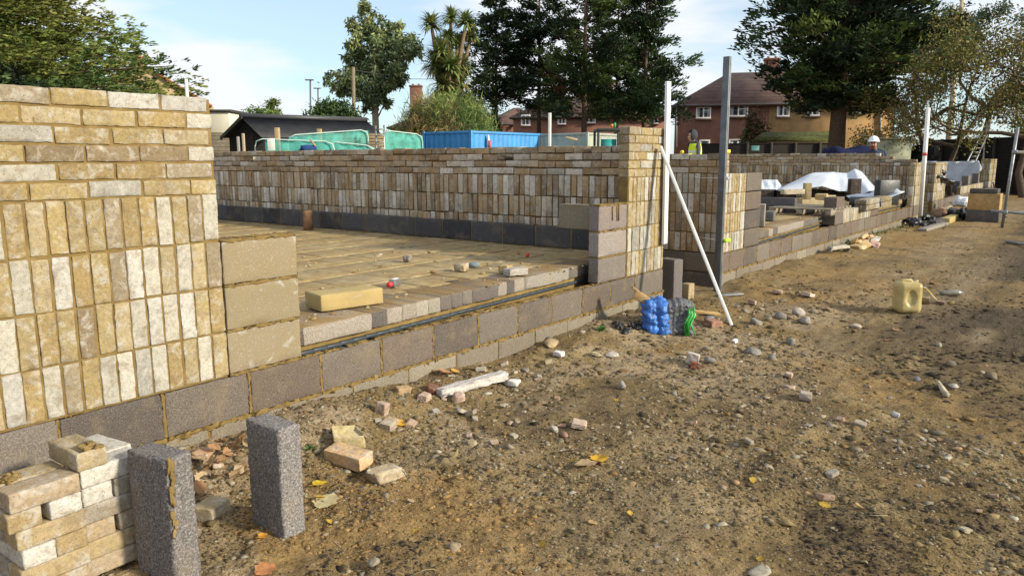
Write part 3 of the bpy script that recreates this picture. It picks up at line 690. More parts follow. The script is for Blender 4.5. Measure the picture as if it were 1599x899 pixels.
b = MB(); box(b, P+M@np.array([.005, -.0, .0575]), (.07, .035, .003), (.75, .75, .75), bev=.001, M=M); b.build('label_patch', PAINT, t)
b = MB(); q = P+(0, 0, .028); d = M@np.array([-1, 0, 0]); tube(b, [q+d*.05, q+d*.065, q+d*.066, q+d*.095], [.012, .012, .02, .018], 12, (.55, .03, .04)); b.build('cap', PAINT, t, True)
for nm, lb, x, y, sz, rz, c, mm, ct in [
    ('block_offcut', 'small grey block offcut alone in the middle of the mud floor', 637, 409, (.08, .06, .05), .4, (.24, .21, .18), BLOCK, 'block offcut'),
    ('brick_offcut', 'buff brick bit touching the grey trowel bag on the mud floor', 721, 424, (.10, .09, .06), .3, (.42, .33, .2), BRICK, 'brick piece'),
    ('brick_offcut', 'yellow brick bit behind the flat pale half brick near the floor edge', 790, 427, (.10, .08, .06), .2, (.45, .32, .14), BRICK, 'brick piece'),
    ('half_brick', 'flat pale grey half brick at the floor edge near the block return', 806, 431, (.17, .10, .055), -.35, (.40, .36, .32), BRICK, 'brick piece'),
    ('red_plug', 'tiny red plastic plug on the far part of the mud floor', 824, 402, (.03, .03, .03), .3, (.6, .06, .05), PAINT, 'plug')]:
    P = fl(x, y); brick_thing(nm, lb, (P[0], P[1], FZ), sz, (0, 0, rz), c, mm, ct, rough=.002, wob=.002)
b = MB(); P = fl(742, 418); lump(b, P+(0, 0, .022), (.12, .075, .05), (.17, .20, .22), .2); tag(b.build('crumpled_bag', CLOTH, smooth=True), 'small crumpled grey-blue bag on the mud floor beside a buff brick bit', 'bag')
b = MB(); P = fl(482, 359); tube(b, [P, P+(.004, 0, .1), P+(0, 0, .255)], [.062, .06, .062], 14, (.24, .135, .075)); tag(b.build('timber_post', BARK, smooth=True), 'short round brown timber post standing against the dark inner blocks', 'post')

# ------------------------------------------------------------------ second plot's contents
for lb, x, y, sz, rz, c, dz in [
    ('long dark grey block lying end-lit at the left of the second plot', 1216, 331, (1.15, .25, .26), 0.0, (.10, .095, .1), 0),
    ('pale upright block beside the second plot block return', 1187, 354, (.22, .12, .30), .3, (.30, .27, .24), 0),
    ('tall dark block standing upright against the white sheeting', 1333, 315, (.28, .1, .48), -.6, (.035, .025, .024), 0),
    ('grey channel block with a hollow end next to the pale upright block', 1201, 345, (.22, .16, .14), .2, (.13, .13, .12), 0)]:
    P = fl(x, y); 
    if sz[0] > 1: P = (fl(1186, 331)+fl(1243, 333))/2; sz = (.10, float(np.linalg.norm(fl(1186, 331)-fl(1243, 333))), .25)
    brick_thing('concrete_block', lb, (P[0], P[1], FZ), sz, (0, 0, rz), c, BLOCK, 'block', bev=.008)
for lb, x, y, sz, rz, c, dz in [
    ('buff brick standing on end in front of the white sheeting', 1260, 312, (.20, .12, .30), .5, (.46, .34, .15), .16),
    ('pale brick lying on top of the long dark block', 1238, 304, (.42, .12, .09), -.7, (.5, .42, .3), .27),
    ('yellow brick lying right of the upright buff brick', 1283, 312, (.38, .2, .10), .2, (.48, .36, .17), .15),
    ('pale yellow brick leaning against its neighbour under the sheeting', 1291, 313, (.3, .18, .09), -.4, (.5, .40, .22), .13),
    ('buff brick row under the upright brick', 1265, 320, (.5, .24, .13), -.7, (.44, .35, .2), 0)]:
    P = fl(x, y); P = onZ(x, y, FZ+dz); brick_thing('stock_brick', lb, (P[0], P[1], FZ+dz), sz, (0, 0, rz), c, BRICK, 'brick')
t = thing('timber_pallet', 'weathered pallet lying flat behind the channel block in the second plot', 'pallet', fl(1272, 335))
P0 = fl(1275, 334); b = MB()
for k in range(6): box(b, P0+(-.55+.22*k, .1, .11), (.1, 1.0, .02), (.4, .4, .4), bev=.003)
b.build('deck_boards', GTIMBER, t); b = MB()
for k in range(3): box(b, P0+(0, -.35+.45*k, .05), (1.2, .09, .09), (.4, .4, .4), bev=.003)
b.build('bearers', GTIMBER, t)
def sheet(label, outline, ridge, thick=.01):
    """draped sheet: a grid between front edge points, ridge points and back edge points"""
    A, Rg, B = [np.array(v, float) for v in outline]; n = 40; mrow = 9
    def res(P, n): s = np.linspace(0, len(P)-1, n); i = np.minimum(s.astype(int), len(P)-2); f = (s-i)[:, None]; return P[i]*(1-f)+P[i+1]*f
    A, Rg, B = res(A, n), res(Rg, n), res(B, n); V = []
    for i in range(n):
        for k in range(2*mrow+1):
            s = k/mrow
            p = A[i]*(1-s)+Rg[i]*s if s <= 1 else Rg[i]*(2-s)+B[i]*(s-1)
            p = p+np.array([0, 0, .018*math.sin(i*.6+k*.4)*math.sin(math.pi*min(s, 2-s)/1)]); V.append(p+rng.normal(0, .0025, 3))
    w2 = 2*mrow+1; Fc = [(i*w2+k, (i+1)*w2+k, (i+1)*w2+k+1, i*w2+k+1) for i in range(n-1) for k in range(w2-1)]
    b = MB(); b.add(V, Fc); o = b.build('white_sheet', TARP, smooth=True); s_ = o.modifiers.new('solid', 'SOLIDIFY'); s_.thickness = thick; return tag(o, label, 'sheeting')
def hp(x, y, dz): P = onZ(x, y, FZ+dz); return P
def vp(x, y, P): return onP(x, y, P, np.array([_fw[0], _fw[1], 0]))   # point above/below P's depth
D1 = fl(1255, 312)
fr = [vp(1186, 296, D1), vp(1212, 296, D1), vp(1220, 303, D1)]; rd = [vp(1186, 281, D1+(.4, .4, 0)), vp(1214, 281, D1+(.4, .4, 0)), vp(1222, 292, D1+(.4, .4, 0))]; bk = [q+np.array([.8, .8, -.3]) for q in rd]
sheet('small white sheet over the dark block pack at the far left of the second plot', (fr, rd, bk), None)
D2 = fl(1300, 313); k_ = np.array([.5, .4, 0])
fr = [vp(1216, 298, D2), vp(1247, 296, D2), vp(1285, 291, D2), vp(1310, 299, D2), vp(1322, 299, D2), vp(1345, 306, D2-(.3, .2, 0)), vp(1362, 308, D2-(.5, .4, 0)), vp(1376, 306, D2-(.5, .4, 0))]
rd = [vp(1221, 293, D2+k_), vp(1268, 270, D2+k_), vp(1300, 269, D2+k_), vp(1312, 270, D2+k_), vp(1325, 271, D2+k_), vp(1335, 264, D2+k_), vp(1346, 268, D2+k_), vp(1376, 302, D2+k_)]
bk = [q+np.array([.9, .7, -.35]) for q in rd]
sheet('large tent-like white sheet draped over dark block packs in front of the far brick wall', (fr, rd, bk), None)
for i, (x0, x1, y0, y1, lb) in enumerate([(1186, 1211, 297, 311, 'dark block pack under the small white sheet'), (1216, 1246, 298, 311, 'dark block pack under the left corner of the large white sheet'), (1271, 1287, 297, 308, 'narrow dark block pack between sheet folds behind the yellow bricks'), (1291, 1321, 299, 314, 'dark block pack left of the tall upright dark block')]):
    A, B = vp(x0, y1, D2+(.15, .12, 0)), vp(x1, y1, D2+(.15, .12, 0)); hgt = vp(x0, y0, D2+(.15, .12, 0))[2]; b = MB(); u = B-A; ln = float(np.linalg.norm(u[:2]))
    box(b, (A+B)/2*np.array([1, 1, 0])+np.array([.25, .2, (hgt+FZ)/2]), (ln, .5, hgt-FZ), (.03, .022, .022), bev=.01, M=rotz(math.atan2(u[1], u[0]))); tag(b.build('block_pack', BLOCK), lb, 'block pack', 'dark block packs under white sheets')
b = MB(); A, B = fl(1326, 324), fl(1376, 325); u = (B-A)/np.linalg.norm(B-A); tube(b, [A+(0, 0, .1), A+(0, 0, .1)+u*.02, B+(0, 0, .1)-u*.02, B+(0, 0, .1)], [.085, .10, .10, .085], 16, cap=False)
tube(b, [B+(0, 0, .1), B+(0, 0, .1)-u*.3], [.085, .04], 14, cap=True)
tag(b.build('membrane_roll', plain('roll_black', (.03, .035, .045), .5, 0, .3, 9), smooth=True), 'dark roll of membrane lying behind the white upright bricks', 'roll')
def curl(label, pts, wv, th=.015, m=TARP):
    b = MB(); P = np.array(pts); n = len(P); V = []
    for i in range(n):
        for k in range(7): V.append(P[i]+np.array(wv)*(k/6)+rng.normal(0, .012, 3)+np.array([0, 0, .02*math.sin(k+i)]))
    Fc = [(i*7+k, (i+1)*7+k, (i+1)*7+k+1, i*7+k+1) for i in range(n-1) for k in range(6)]
    b.add(V, Fc); o = b.build('loose_sheet', m, smooth=True); s_ = o.modifiers.new('s', 'SOLIDIFY'); s_.thickness = th; return tag(o, label, 'sheeting')
D3 = fl(1390, 322)
curl('loose white sheet with a curled-up edge beside the far sunlit pier', [vp(1353, 312, D3), vp(1370, 312, D3), vp(1392, 309, D3), vp(1405, 303, D3), vp(1413, 297, D3)], (.5, .5, .05))
Q5 = D3+(.5, .5, 0)
curl('second loose sheet, black underneath, curling up behind the membrane roll', [vp(1362, 309, Q5), vp(1372, 307, Q5), vp(1382, 303, Q5), vp(1390, 300, Q5), vp(1394, 297, Q5), vp(1392, 295, Q5)], (.25, .35, .02), .015, DARKPL)
b = MB(); A, B = fl(1368, 332), fl(1408, 322)
for k in range(2):
    for i in range(9):
        q = A+(B-A)*(i+.5)/9; box(b, q+(.2, .3, .05+.1*k), (.24, .2, .09), bcol(.1)*.7, bev=.006)
tag(b.build('brick_row', BRICK), 'low dry-laid stack of pale bricks behind the far pier', 'brick stack')
b = MB(); A = fl(1408, 322); box(b, A+(.1, .3, .25), (.5, .15, .5), bev=.02, M=rotz(-.6)); tag(b.build('plastic_bundle', DARKPL), 'black plastic bundle against the inner side of the far pier', 'bundle')

# ------------------------------------------------------------------ poles and levels by the pier
t = thing('spirit_level', 'white aluminium level clamped upright to the right end of the sunlit pier', 'level', (4.68, -.035, .24))
b = MB(); a0, a1 = onY(1038, 381, -.035), onY(1044, 128, -.035); d = a1-a0; ln = np.linalg.norm(d); M = rotm(0, math.atan2(d[0], d[2]), 0)
box(b, (a0+a1)/2, (.075, .028, ln), bev=.004, M=M); b.build('body', ALU, t); b = MB(); box(b, (a0+a1)/2+np.array([0, -.014, 0]), (.050, .006, ln-.02), bev=.002, M=M); b.build('web', ALU, t)
b = MB(); box(b, a0*.78+a1*.22+np.array([-.0, -.02, 0]), (.03, .012, .055), (.55, .6, .2), bev=.004, M=M); box(b, a0*.1+a1*.9+np.array([0, -.02, 0]), (.03, .012, .05), (.5, .5, .5), bev=.004, M=M); 
t = thing('straight_edge', 'white aluminium straight edge leaning from the soil up to the pier', 'straight edge', gp(1143, 508))
b = MB(); a0 = gp(1143, 508); a1 = onY(1032, 230, -.04); d = a1-a0; ln = float(np.linalg.norm(d)); zq = Vector(d).to_track_quat('Z', 'X').to_matrix(); M = np.array(zq) @ rotz(R(35))
box(b, (a0+a1)/2, (.028, .055, ln), bev=.004, M=M); b.build('body', ALU, t); b = MB(); box(b, (a0+a1)/2+M@np.array([.0145, 0, 0]), (.003, .030, ln-.01), (.6, .6, .6), bev=.001, M=M); b.build('groove', GALV, t)
t = thing('profile_post', 'tall grey steel profile post standing at the brick corner', 'post', (5.95, -.07, -.42))
b = MB(); a0, a1 = onY(1121, 456, -.07), onY(1136, 89, -.07); a0[2] -= .05; c = (a0+a1)/2; box(b, c, (.055, .075, a1[2]-a0[2]), bev=.006, M=rotz(.0)); b.build('shaft', STEEL, t)
b = MB(); box(b, c+np.array([0.0285, -.012, 0]), (.004, .016, a1[2]-a0[2]-.02), bev=.001); box(b, c+np.array([.012, -.0385, 0]), (.02, .004, a1[2]-a0[2]-.02), bev=.001); b.build('edge_strip', GALV, t)
for zy, nm, col in ((237, 'yellow_clip', (.75, .6, .05)), (279, 'metal_clip', (.3, .3, .3))):
    q = onY(1133, zy, -.07); b = MB(); box(b, q, (.085, .09, .035), col, bev=.006); b.build(nm, PAINT, t)
q = onY(1136, 376, -.13); b = MB(); tube(b, [q+(-.07, 0, 0), q+(-.06, 0, 0), q+(0, 0, .004), q+(.06, 0, 0), q+(.075, 0, 0)], [.012, .022, .026, .022, .012], 12, (.42, .78, .03))
o = tag(b.build('line_winder', PAINT, smooth=True), 'bright green string line winder hooked on the grey steel post', 'line winder')
b = MB(); tube(b, [q+(-.05, .03, .0), onX(1085, 370, 6.17)], .003, 5, (.7, .7, .6)); tag(b.build('string_line', PAINT), 'thin pale string stretched from the green winder to the shaded wall', 'string')
b = MB(); q2 = onY(1133, 279, -.10); tube(b, [q2, onX(1088, 278, 6.17)], .0025, 5, (.7, .7, .65)); lump(b, onX(1088, 278, 6.16), (.03, .03, .03), (.5, .5, .5)); tag(b.build('tie_wire', PAINT), 'thin wire tie from the steel post clip to the shaded wall', 'wire')
t = thing('marker_pole', 'thin white pole standing at the far pier corner', 'pole', onY(1437, 346, -.15)); a0, a1 = onY(1437, 346, -.15), onY(1450, 169, -.15)
b = MB(); tube(b, [a0-(0, 0, .05), a1], .045, 10, (.78, .76, .72)); b.build('pole', PAINT, t, True); b = MB(); q = a0*.4+a1*.6; tube(b, [q-(0, 0, .035), q+(0, 0, .035)], .050, 10, (.5, .08, .06)); b.build('red_band', PAINT, t, True)

# ------------------------------------------------------------------ front of the pier: standing block, bag, offcuts
P = gp(1054, 470)
brick_thing('concrete_block', 'dark concrete block standing on end in the passage mouth behind the blue bag', (P[0], P[1]+.06, P[2]-.02), (.14, .215, .46), (0, 0, -.25), (.15, .135, .13), BLOCK, 'block', seg=(3, 5, 9), bev=.008)
P = gp(1074, 466); brick_thing('brick_offcut', 'small buff brick end between the standing block and the passage wall', (P[0], P[1], P[2]-.02), (.10, .10, .17), (0, 0, -.2), (.38, .29, .16), BRICK, 'brick piece')
P = gp(1042, 522); t = thing('rubble_bag', 'stuffed plastic sack with shiny blue, grey and green patches at the pier foot', 'bag', P)
ub = np.array([.617, -.787, 0]); vb = np.array([.787, .617, 0])
def bagpt(x, y, off=0): return onP(x, y, P+vb*.10, vb)+vb*off
b = MB()
Mb = rotz(math.atan2(ub[1], ub[0])); V, Fc = rbox_raw((.22, .20, .31), (16, 10, 22), .05); V = V.copy()
lob = np.abs(np.sin((V[:, 2]+.155)*math.pi/.103))**.6; lob2 = np.abs(np.sin((V[:, 0]+.11)*math.pi/.11))**.6; d_ = V/np.linalg.norm(V, axis=1)[:, None]; lob = np.abs(np.sin((V[:, 2]+.155+.022*np.sin(V[:, 0]*23+1)+.012*np.sin(V[:, 1]*31))*math.pi/.103))**.6; lob2 = np.abs(np.sin((V[:, 0]+.11+.018*np.sin(V[:, 2]*19))*math.pi/.11))**.6
V = V+d_*(.045*lob*lob2-.02)[:, None]+.006*np.sin(V[:, [1, 2, 0]]*55+2)+.004*np.sin(V[:, [2, 0, 1]]*120+1)+rng.normal(0, .0022, V.shape); q = bagpt(1023, 494, -.03); b.add(V @ Mb.T+q, Fc, (.035, .15, .50))
b.build('blue_sack', m_tint('shiny_blue_film', .28, 22, .75, .8, .02, .6), t, True)
V, Fc = rbox_raw((.26, .22, .30), (22, 10, 24), .035); V = V.copy(); V += .010*np.sin(V*31+1)[:, [1, 2, 0]]+.007*np.abs(np.sin(V*63+2))[:, [2, 0, 1]]+.004*np.sin(V*140)[:, [1, 2, 0]]+rng.normal(0, .0022, V.shape)
b = MB(); b.add(V @ rotz(math.atan2(ub[1], ub[0])).T+bagpt(1057, 497, .0), Fc, (.125, .13, .14)); b.build('grey_sack', m_tint('crinkled_grey_film', .4, 26, .5, .9, .03, .5), t, True)
b = MB()
for k in range(9):
    x0 = 1072+rng.normal(0, 2.5); tube(b, [bagpt(x0+3+rng.normal(0, 2), 473+rng.normal(0, 2), -.08), bagpt(x0+2, 487, -.135), bagpt(x0-5, 500, -.14), bagpt(x0-4+rng.normal(0, 2), 519, -.13)], [.004, .011, .009, .004], 6, np.array((.04, .42, .06))*rng.uniform(.5, 1.2))
b.build('green_strap', m_tint('green_film', .35, 30, .4, .3, .01, .6), t, True)
b = MB(); A, B = bagpt(988, 446, .02), bagpt(1018, 466, .02)
box(b, (A+B)/2+(0, 0, -.02), (float(np.linalg.norm(B-A)), .05, .02), bev=.003, M=np.array(Vector(B-A).to_track_quat('X', 'Z').to_matrix())); box(b, (A+B)/2+(-.03, -.03, -.06), (float(np.linalg.norm(B-A))*.85, .012, .07), bev=.003, M=np.array(Vector(B-A).to_track_quat('X', 'Z').to_matrix()))
tag(b.build('timber_offcut', WOOD), 'yellow timber offcut sticking up out of the blue bag against the pier foot', 'timber')
b = MB()
for x, y, s in [(968, 511, .12), (978, 513, .14), (988, 510, .14), (996, 512, .12), (1000, 505, .12), (962, 508, .08)]: crumple(b, gp(x, y)+(0, 0, .02), (s*1.9, s*1.2, s*.6), (.02, .02, .02), .8)
tag(b.build('plastic_sheet', DARKPL, smooth=True), 'crumpled black plastic left of the blue bag at the wall foot', 'plastic sheet')
P = gp(1103, 494); b = MB(); box(b, P+(0, 0, .03), (.26, .05, .025), bev=.003, M=rotm(0, .15, -.75)); tag(b.build('timber_offcut', WOOD), 'short flat timber offcut right of the bag with the green strap', 'timber')
b = MB(); lump(b, gp(1106, 504)+(0, 0, .03), (.13, .09, .08), (.17, .175, .18), .2); tag(b.build('plastic_wad', CLOTH, smooth=True), 'grey crumpled plastic wad beside the half red brick', 'plastic wad')
P = gp(1140, 462); b = MB(); box(b, P+(0, 0, .015), (.30, .10, .012), bev=.003, M=rotz(-.55)); tag(b.build('base_plate', GALV), 'flat grey metal plate on the soil at the steel post foot', 'metal plate')

# ------------------------------------------------------------------ foreground standing blocks
P = gp(438, 843)
def stand_block(label, px, rot, tilt, c, h=.44):
    P = gp(*px); b = MB(); M = rotm(tilt, 0, rot)
    V, Fc = rbox_raw((.10, .215, h), (7, 14, 28), .009); V = V.copy()+rng.normal(0, .0017, V.shape); V = V*np.array([1.03, 1, 1])+np.array([.0515, .1075, h/2])
    b.add(V @ M.T+np.array([P[0], P[1], P[2]-.015]), Fc, c); return tag(b.build('concrete_block', CBLOCK), label, 'block')
stand_block('dark speckled block standing on end, nearest the middle of the three by the near wall', (444, 843), R(0), 0, (.20, .185, .178), .455)
stand_block('speckled block standing on end right beside the brick stack, mortar on its corner', (277, 917), R(8), R(-1), (.165, .15, .145), .47)
b = MB(); q = gp(277, 917)
sb = bpy.context.scene.objects
# mortar dabs on that block belong to the block
blk = [o for o in sb if o.get('label', '').startswith('speckled block')][0]
b = MB()
for k in range(22):
    zz = rng.uniform(.18, .45); V0 = rotz(R(8)) @ np.array([-.012+rng.normal(0, .02), -.001, 0]); 
    w0 = np.array(blk['_w']); base = gp(277, 917)
    edge = rotz(R(8)) @ np.array([.002, -.0005, 0])
    lump(b, base+edge*(1 if k % 2 else 1.0)+rotz(R(8)) @ np.array([rng.uniform(0, .018), 0, 0])+np.array([0, 0, zz]), (rng.uniform(.006, .016), .005, rng.uniform(.02, .05)), (.4, .3, .1), .25)
b.build('mortar_smear', MORTAR, blk, True)

# ------------------------------------------------------------------ brick stack: every brick a thing
zt = .035; C0 = onZ(125, 739, zt); ang = R(2); U = rotz(ang) @ np.array([1, 0, 0]); W_ = rotz(ang) @ np.array([0, 1, 0])
WH = (.52, .495, .45); BU = (.36, .275, .155); TN = (.32, .235, .12); GR = (.30, .265, .215); RD = (.36, .275, .185)
SG = 'bricks in the near brick stack'
def sb_brick(label, ux, wy, course, along, c, frog=False, sz=(.215, .1025, .065), extra=0):
    """ux, wy: lower-left front corner in stack axes; course counted from the top; along = long side facing the camera"""
    L_, D_ = (sz[0], sz[1]) if along else (sz[1], sz[0])
    b = MB(); z1 = zt-.0652*(course-1); ctr = C0+U*(ux+L_/2)+W_*(wy+D_/2); ctr = np.array([ctr[0], ctr[1], z1-.0325])
    V, Fc = rbox_raw((L_-.003, D_-.003, sz[2]-.0008), (9, 5, 3), .005); V = V.copy(); V[:, 2] *= 1.0
    if frog:
        inx = np.abs(V[:, 0]) < L_/2-.022; iny = np.abs(V[:, 1]) < D_/2-.03; k = inx & iny & (V[:, 2] > .02); V[k, 2] -= .02
    V += np.c_[rng.normal(0, .0011, (len(V), 2)), rng.normal(0, .0004, len(V))]
    b.add(V @ rotz(ang+extra).T+ctr, Fc, c); return tag(b.build('stock_brick', BRICK), label, 'brick', SG)
g = .004
# left column sits to the left of C0, right column to its right
sb_brick('long pinkish buff brick on the top course of the stack, facing out at the left', -.215, 0, 1, True, RD)
sb_brick('pale brick behind the long pinkish top brick, dotted with mortar crumbs', -.215, .106, 1, True, BU)
sb_brick('buff end brick, second course of the left column, left of the dark gap', -.225, 0, 2, False, TN)
sb_brick('cream white end brick, second course of the left column, right of the dark gap', -.1025, 0, 2, False, WH)
sb_brick('long buff brick with a rough face, third course of the left column', -.205, .004, 3, True, BU)
sb_brick('hidden-backed brick behind the third course long brick of the left column', -.205, .11, 3, True, GR)
sb_brick('bright white end brick, fourth course of the left column', -.196, -.004, 4, False, WH)
sb_brick('yellow buff end brick, fourth course of the left column', -.0965, 0, 4, False, TN)
sb_brick('long buff brick with white smears, fifth course of the left column', -.205, .0, 5, True, BU)
sb_brick('back brick of the fifth course, left column', -.205, .106, 5, True, GR)
sb_brick('buff end brick at the bottom right of the left column', -.1025, 0, 6, False, TN)
sb_brick('pale end brick at the bottom left of the left column', -.21, 0, 6, False, GR)
sb_brick('long cream white brick directly under the frogged brick, right column top course', .006, .012, 1, True, WH)
sb_brick('short white brick at the back right of the stack top', .128, .12, 1, False, WH, extra=.1)
sb_brick('white end brick, second course of the right column', .004, .010, 2, False, WH)
sb_brick('greyish white end brick next to the standing block, second course', .112, .010, 2, False, GR)
sb_brick('long weathered grey brick, third course of the right column', .004, .012, 3, True, GR)
sb_brick('brick behind the long weathered grey brick of the right column', .004, .118, 3, True, GR)
sb_brick('brown end brick left of the slot, fourth course of the right column', .004, .012, 4, False, (.36, .27, .17))
sb_brick('brown end brick right of the slot, fourth course of the right column', .118, .012, 4, False, (.38, .29, .19))
sb_brick('long buff brick with a white drip, fifth course of the right column', .000, .012, 5, True, BU)
sb_brick('brick behind the long buff brick of the right column, fifth course', .000, .118, 5, True, GR)
sb_brick('long brown brick at the bottom of the right column beside a leaf', -.010, .012, 6, True, (.36, .28, .19))
sb_brick('back brick at the bottom of the right column', -.010, .118, 6, True, GR)
sb_brick('frogged buff brick lying across the top of the stack', -.005, .004, 0, False, (.36, .285, .17), frog=True, sz=(.215, .1025, .065), extra=.0)
o = [o for o in sb if o.get('label', '').startswith('frogged buff brick lying across')][0]
q = np.array(o['_w']); b = MB()
for k in range(9): lump(b, q+U*(-.02+.05*rng.random())+W_*(-.07+.02*rng.normal())+np.array([0, 0, .066]), (.025, .02, .012), (.4, .3, .1), .3)
b.build('mortar_crumbs', MORTAR, o, True)
b = MB()
for k in range(16): lump(b, C0+U*(-.2+.08*rng.random())+W_*(.10+.08*rng.random())+np.array([0, 0, .004]), (rng.uniform(.01, .03), .02, .014), (.4, .3, .1), .3)
tag(b.build('mortar_crumbs', MORTAR, smooth=True), 'ochre mortar crumbs on the left end of the stack top', 'mortar')

# ------------------------------------------------------------------ loose bricks, stones, leaves
def broken(px, size, rot, c, label, name='broken_brick', m=BRICK, cat='brick piece', sink=.25, frog=False, chop=True):
    P = gp(*px)
    if name in ('stone', 'concrete_lump', 'rubble_lump', 'flat_stone'):
        b = MB(); lump(b, (0, 0, 0), np.array(size)*1.15, np.array(c)*.82, .15, rotm(*rot), facet=1); b.V[0] = b.V[0]+rng.normal(0, max(size)*.008, b.V[0].shape); b.V[0] += P+np.array([0, 0, size[2]*(.5-sink)]); return tag(b.build(name, m), label, cat)  # rounded lumps
    V, Fc = rbox_raw(size, (9, 6, 4), .005); V = V.copy(); h = np.array(size)/2
    if frog:
        k = (np.abs(V[:, 0]) < h[0]-.02) & (np.abs(V[:, 1]) < h[1]-.02) & (V[:, 2] > h[2]*.6); V[k, 2] -= .022
    if chop:
        for _ in range(5):
            n = rng.normal(0, 1, 3); n[0] += math.copysign(1.4, n[0]); n /= np.linalg.norm(n); d = V @ n; lim = (np.abs(n)*h).sum()*rng.uniform(.5, .85); ex = np.maximum(d-lim, 0); V -= np.outer(ex, n)*(1+.1*rng.normal(0, 1, len(V)))[:, None]
    V += rng.normal(0, max(size)*.006, V.shape); V = V @ rotm(*rot).T; V[:, 2] -= V[:, 2].min()+sink*size[2]
    b = MB(); b.add(V+P, Fc, c); return tag(b.build(name, m), label, cat)
def ang(a, b): A, B = gp(*a), gp(*b); return math.atan2(B[1]-A[1], B[0]-A[0])
O = (.52, .34, .19); PK = (.47, .33, .26)
broken((545, 690), (.17, .105, .07), (.25, .1, ang((515, 672), (572, 697))), (.48, .39, .2), 'half of a frogged yellow brick tilted behind the orange-topped brick', frog=True, sink=.05)
broken((545, 724), (.215, .1025, .068), (.10, .05, ang((512, 708), (575, 738))), (.60, .40, .22), 'whole orange-topped brick lying on the soil right of the standing block', 'stock_brick', cat='brick', sink=.1, chop=False)
broken((602, 746), (.21, .11, .06), (-.1, .0, ang((565, 752), (640, 728))), (.48, .38, .25), 'half-buried rough brick in front of the orange-topped brick', sink=.3)
broken((331, 806), (.12, .10, .065), (0, 0, .4), (.40, .32, .2), 'half brick with a muddy top between the two standing blocks', sink=.1, chop=False)
broken((318, 715), (.10, .07, .03), (.2, .1, .5), (.44, .27, .16), 'orange brick fragment in the leaf litter at the near wall foot')
broken((316, 695), (.075, .06, .03), (.5, .1, .2), (.48, .38, .26), 'pale brick fragment on top of the leaf litter at the near wall foot')
broken((340, 728), (.06, .05, .02), (.1, .1, 1.2), (.42, .29, .2), 'thin tan brick flake at the front of the leaf litter')
broken((598, 645), (.075, .055, .075), (.2, .2, .3), PK, 'upright pink brick chip left of a flat grey-buff brick')
broken((608, 659), (.12, .07, .05), (.1, -.1, .3), (.40, .31, .22), 'grey-buff brick bit with a yellow leaf at its right end')
broken((630, 614), (.10, .06, .045), (.1, .1, -.2), (.42, .28, .15), 'tan brick fragment below the foundation block joint')
broken((664, 624), (.12, .06, .04), (.1, .0, .3), PK, 'pinkish brick fragment in front of the red bit')
broken((676, 608), (.07, .06, .06), (.3, .2, .4), (.20, .065, .04), 'dark red brick bit left of the long pale concrete bar')
broken((717, 629), (.10, .07, .045), (.2, -.1, -.5), PK, 'pink brick fragment below the long pale concrete bar')
broken((738, 606), (float(np.linalg.norm(gp(688, 612)-gp(790, 594))), .085, .045), (0, .0, ang((688, 612), (790, 594))), (.47, .43, .40), 'long pale concrete bar lying near the wall foot', 'concrete_bar', STONE, 'concrete bar', sink=.1, chop=False)
broken((803, 601), (.10, .07, .035), (0, .1, .4), (.66, .63, .58), 'white tile chip at the right end of the concrete bar', 'tile_chip', STONE, 'tile piece')
broken((873, 556), (.12, .08, .035), (0, .1, .3), (.68, .66, .64), 'white flat tile piece on bare soil below the front foundation', 'tile_chip', STONE, 'tile piece')
broken((955, 555), (.15, .10, .03), (0, .05, .2), (.50, .44, .36), 'pale flat stone left of the blue bag', 'flat_stone', STONE, 'stone')
broken((860, 540), (.17, .10, .06), (.3, 0, .2), (.42, .31, .18), 'sandy flat stone at the foundation beside green weeds', 'flat_stone', STONE, 'stone')
broken((1082, 567), (.16, .09, .08), (.2, .1, .4), (.50, .42, .36), 'pale broken brick in front of the bag, on a red bit')
broken((1087, 575), (.10, .07, .04), (.1, .1, .4), (.26, .085, .04), 'bright red brick bit under the pale broken brick')
broken((1113, 510), (.18, .10, .06), (.1, .1, -.4), (.30, .15, .10), 'half red-brown brick right of the green-strapped bag')
broken((1258, 623), (.12, .07, .045), (.1, .1, .3), (.42, .33, .27), 'brick fragment with a dark end on bare soil left of centre track')
broken((1232, 588), (.08, .05, .03), (.1, .1, .2), (.50, .36, .28), 'small pink brick chip above the dark-ended fragment')
broken((1233, 607), (.07, .05, .02), (.1, .1, 1.2), (.44, .31, .24), 'flat pink flake just above the dark-ended fragment')
broken((905, 666), (.13, .08, .025), (.1, .1, .5), (.50, .38, .28), 'flat pinkish slab piece in the gravel patch')
broken((867, 674), (.06, .05, .045), (0, 0, .4), (.42, .38, .32), 'rounded grey stone left of the pinkish slab piece', 'stone', STONE, 'stone')
broken((881, 682), (.05, .04, .03), (0, 0, 1), (.36, .20, .15), 'reddish stone in front of the pinkish slab piece', 'stone', STONE, 'stone')
broken((971, 606), (.09, .07, .06), (0, .2, .6), (.33, .29, .25), 'grey stone in the open soil below the pale flat stone', 'stone', STONE, 'stone')
broken((708, 858), (.055, .05, .04), (0, 0, .2), (.27, .21, .14), 'round tan stone near the bottom edge, centre left', 'stone', STONE, 'stone')
broken((1107, 568), (.10, .08, .06), (0, .2, .5), (.22, .20, .18), 'dark grey stone right of the pale broken brick', 'stone', STONE, 'stone')
broken((1205, 560), (.07, .06, .05), (0, 0, .3), (.24, .215, .19), 'dark grey stone alone right of the straight edge foot', 'stone', STONE, 'stone')
broken((1233, 538), (.10, .07, .06), (0, 0, .8), (.25, .23, .2), 'mid grey stone beyond the rubble fan', 'stone', STONE, 'stone')
broken((1176, 552), (.16, .10, .05), (0, 0, .3), (.27, .25, .22), 'wide grey stone below the straight edge foot', 'stone', STONE, 'stone')
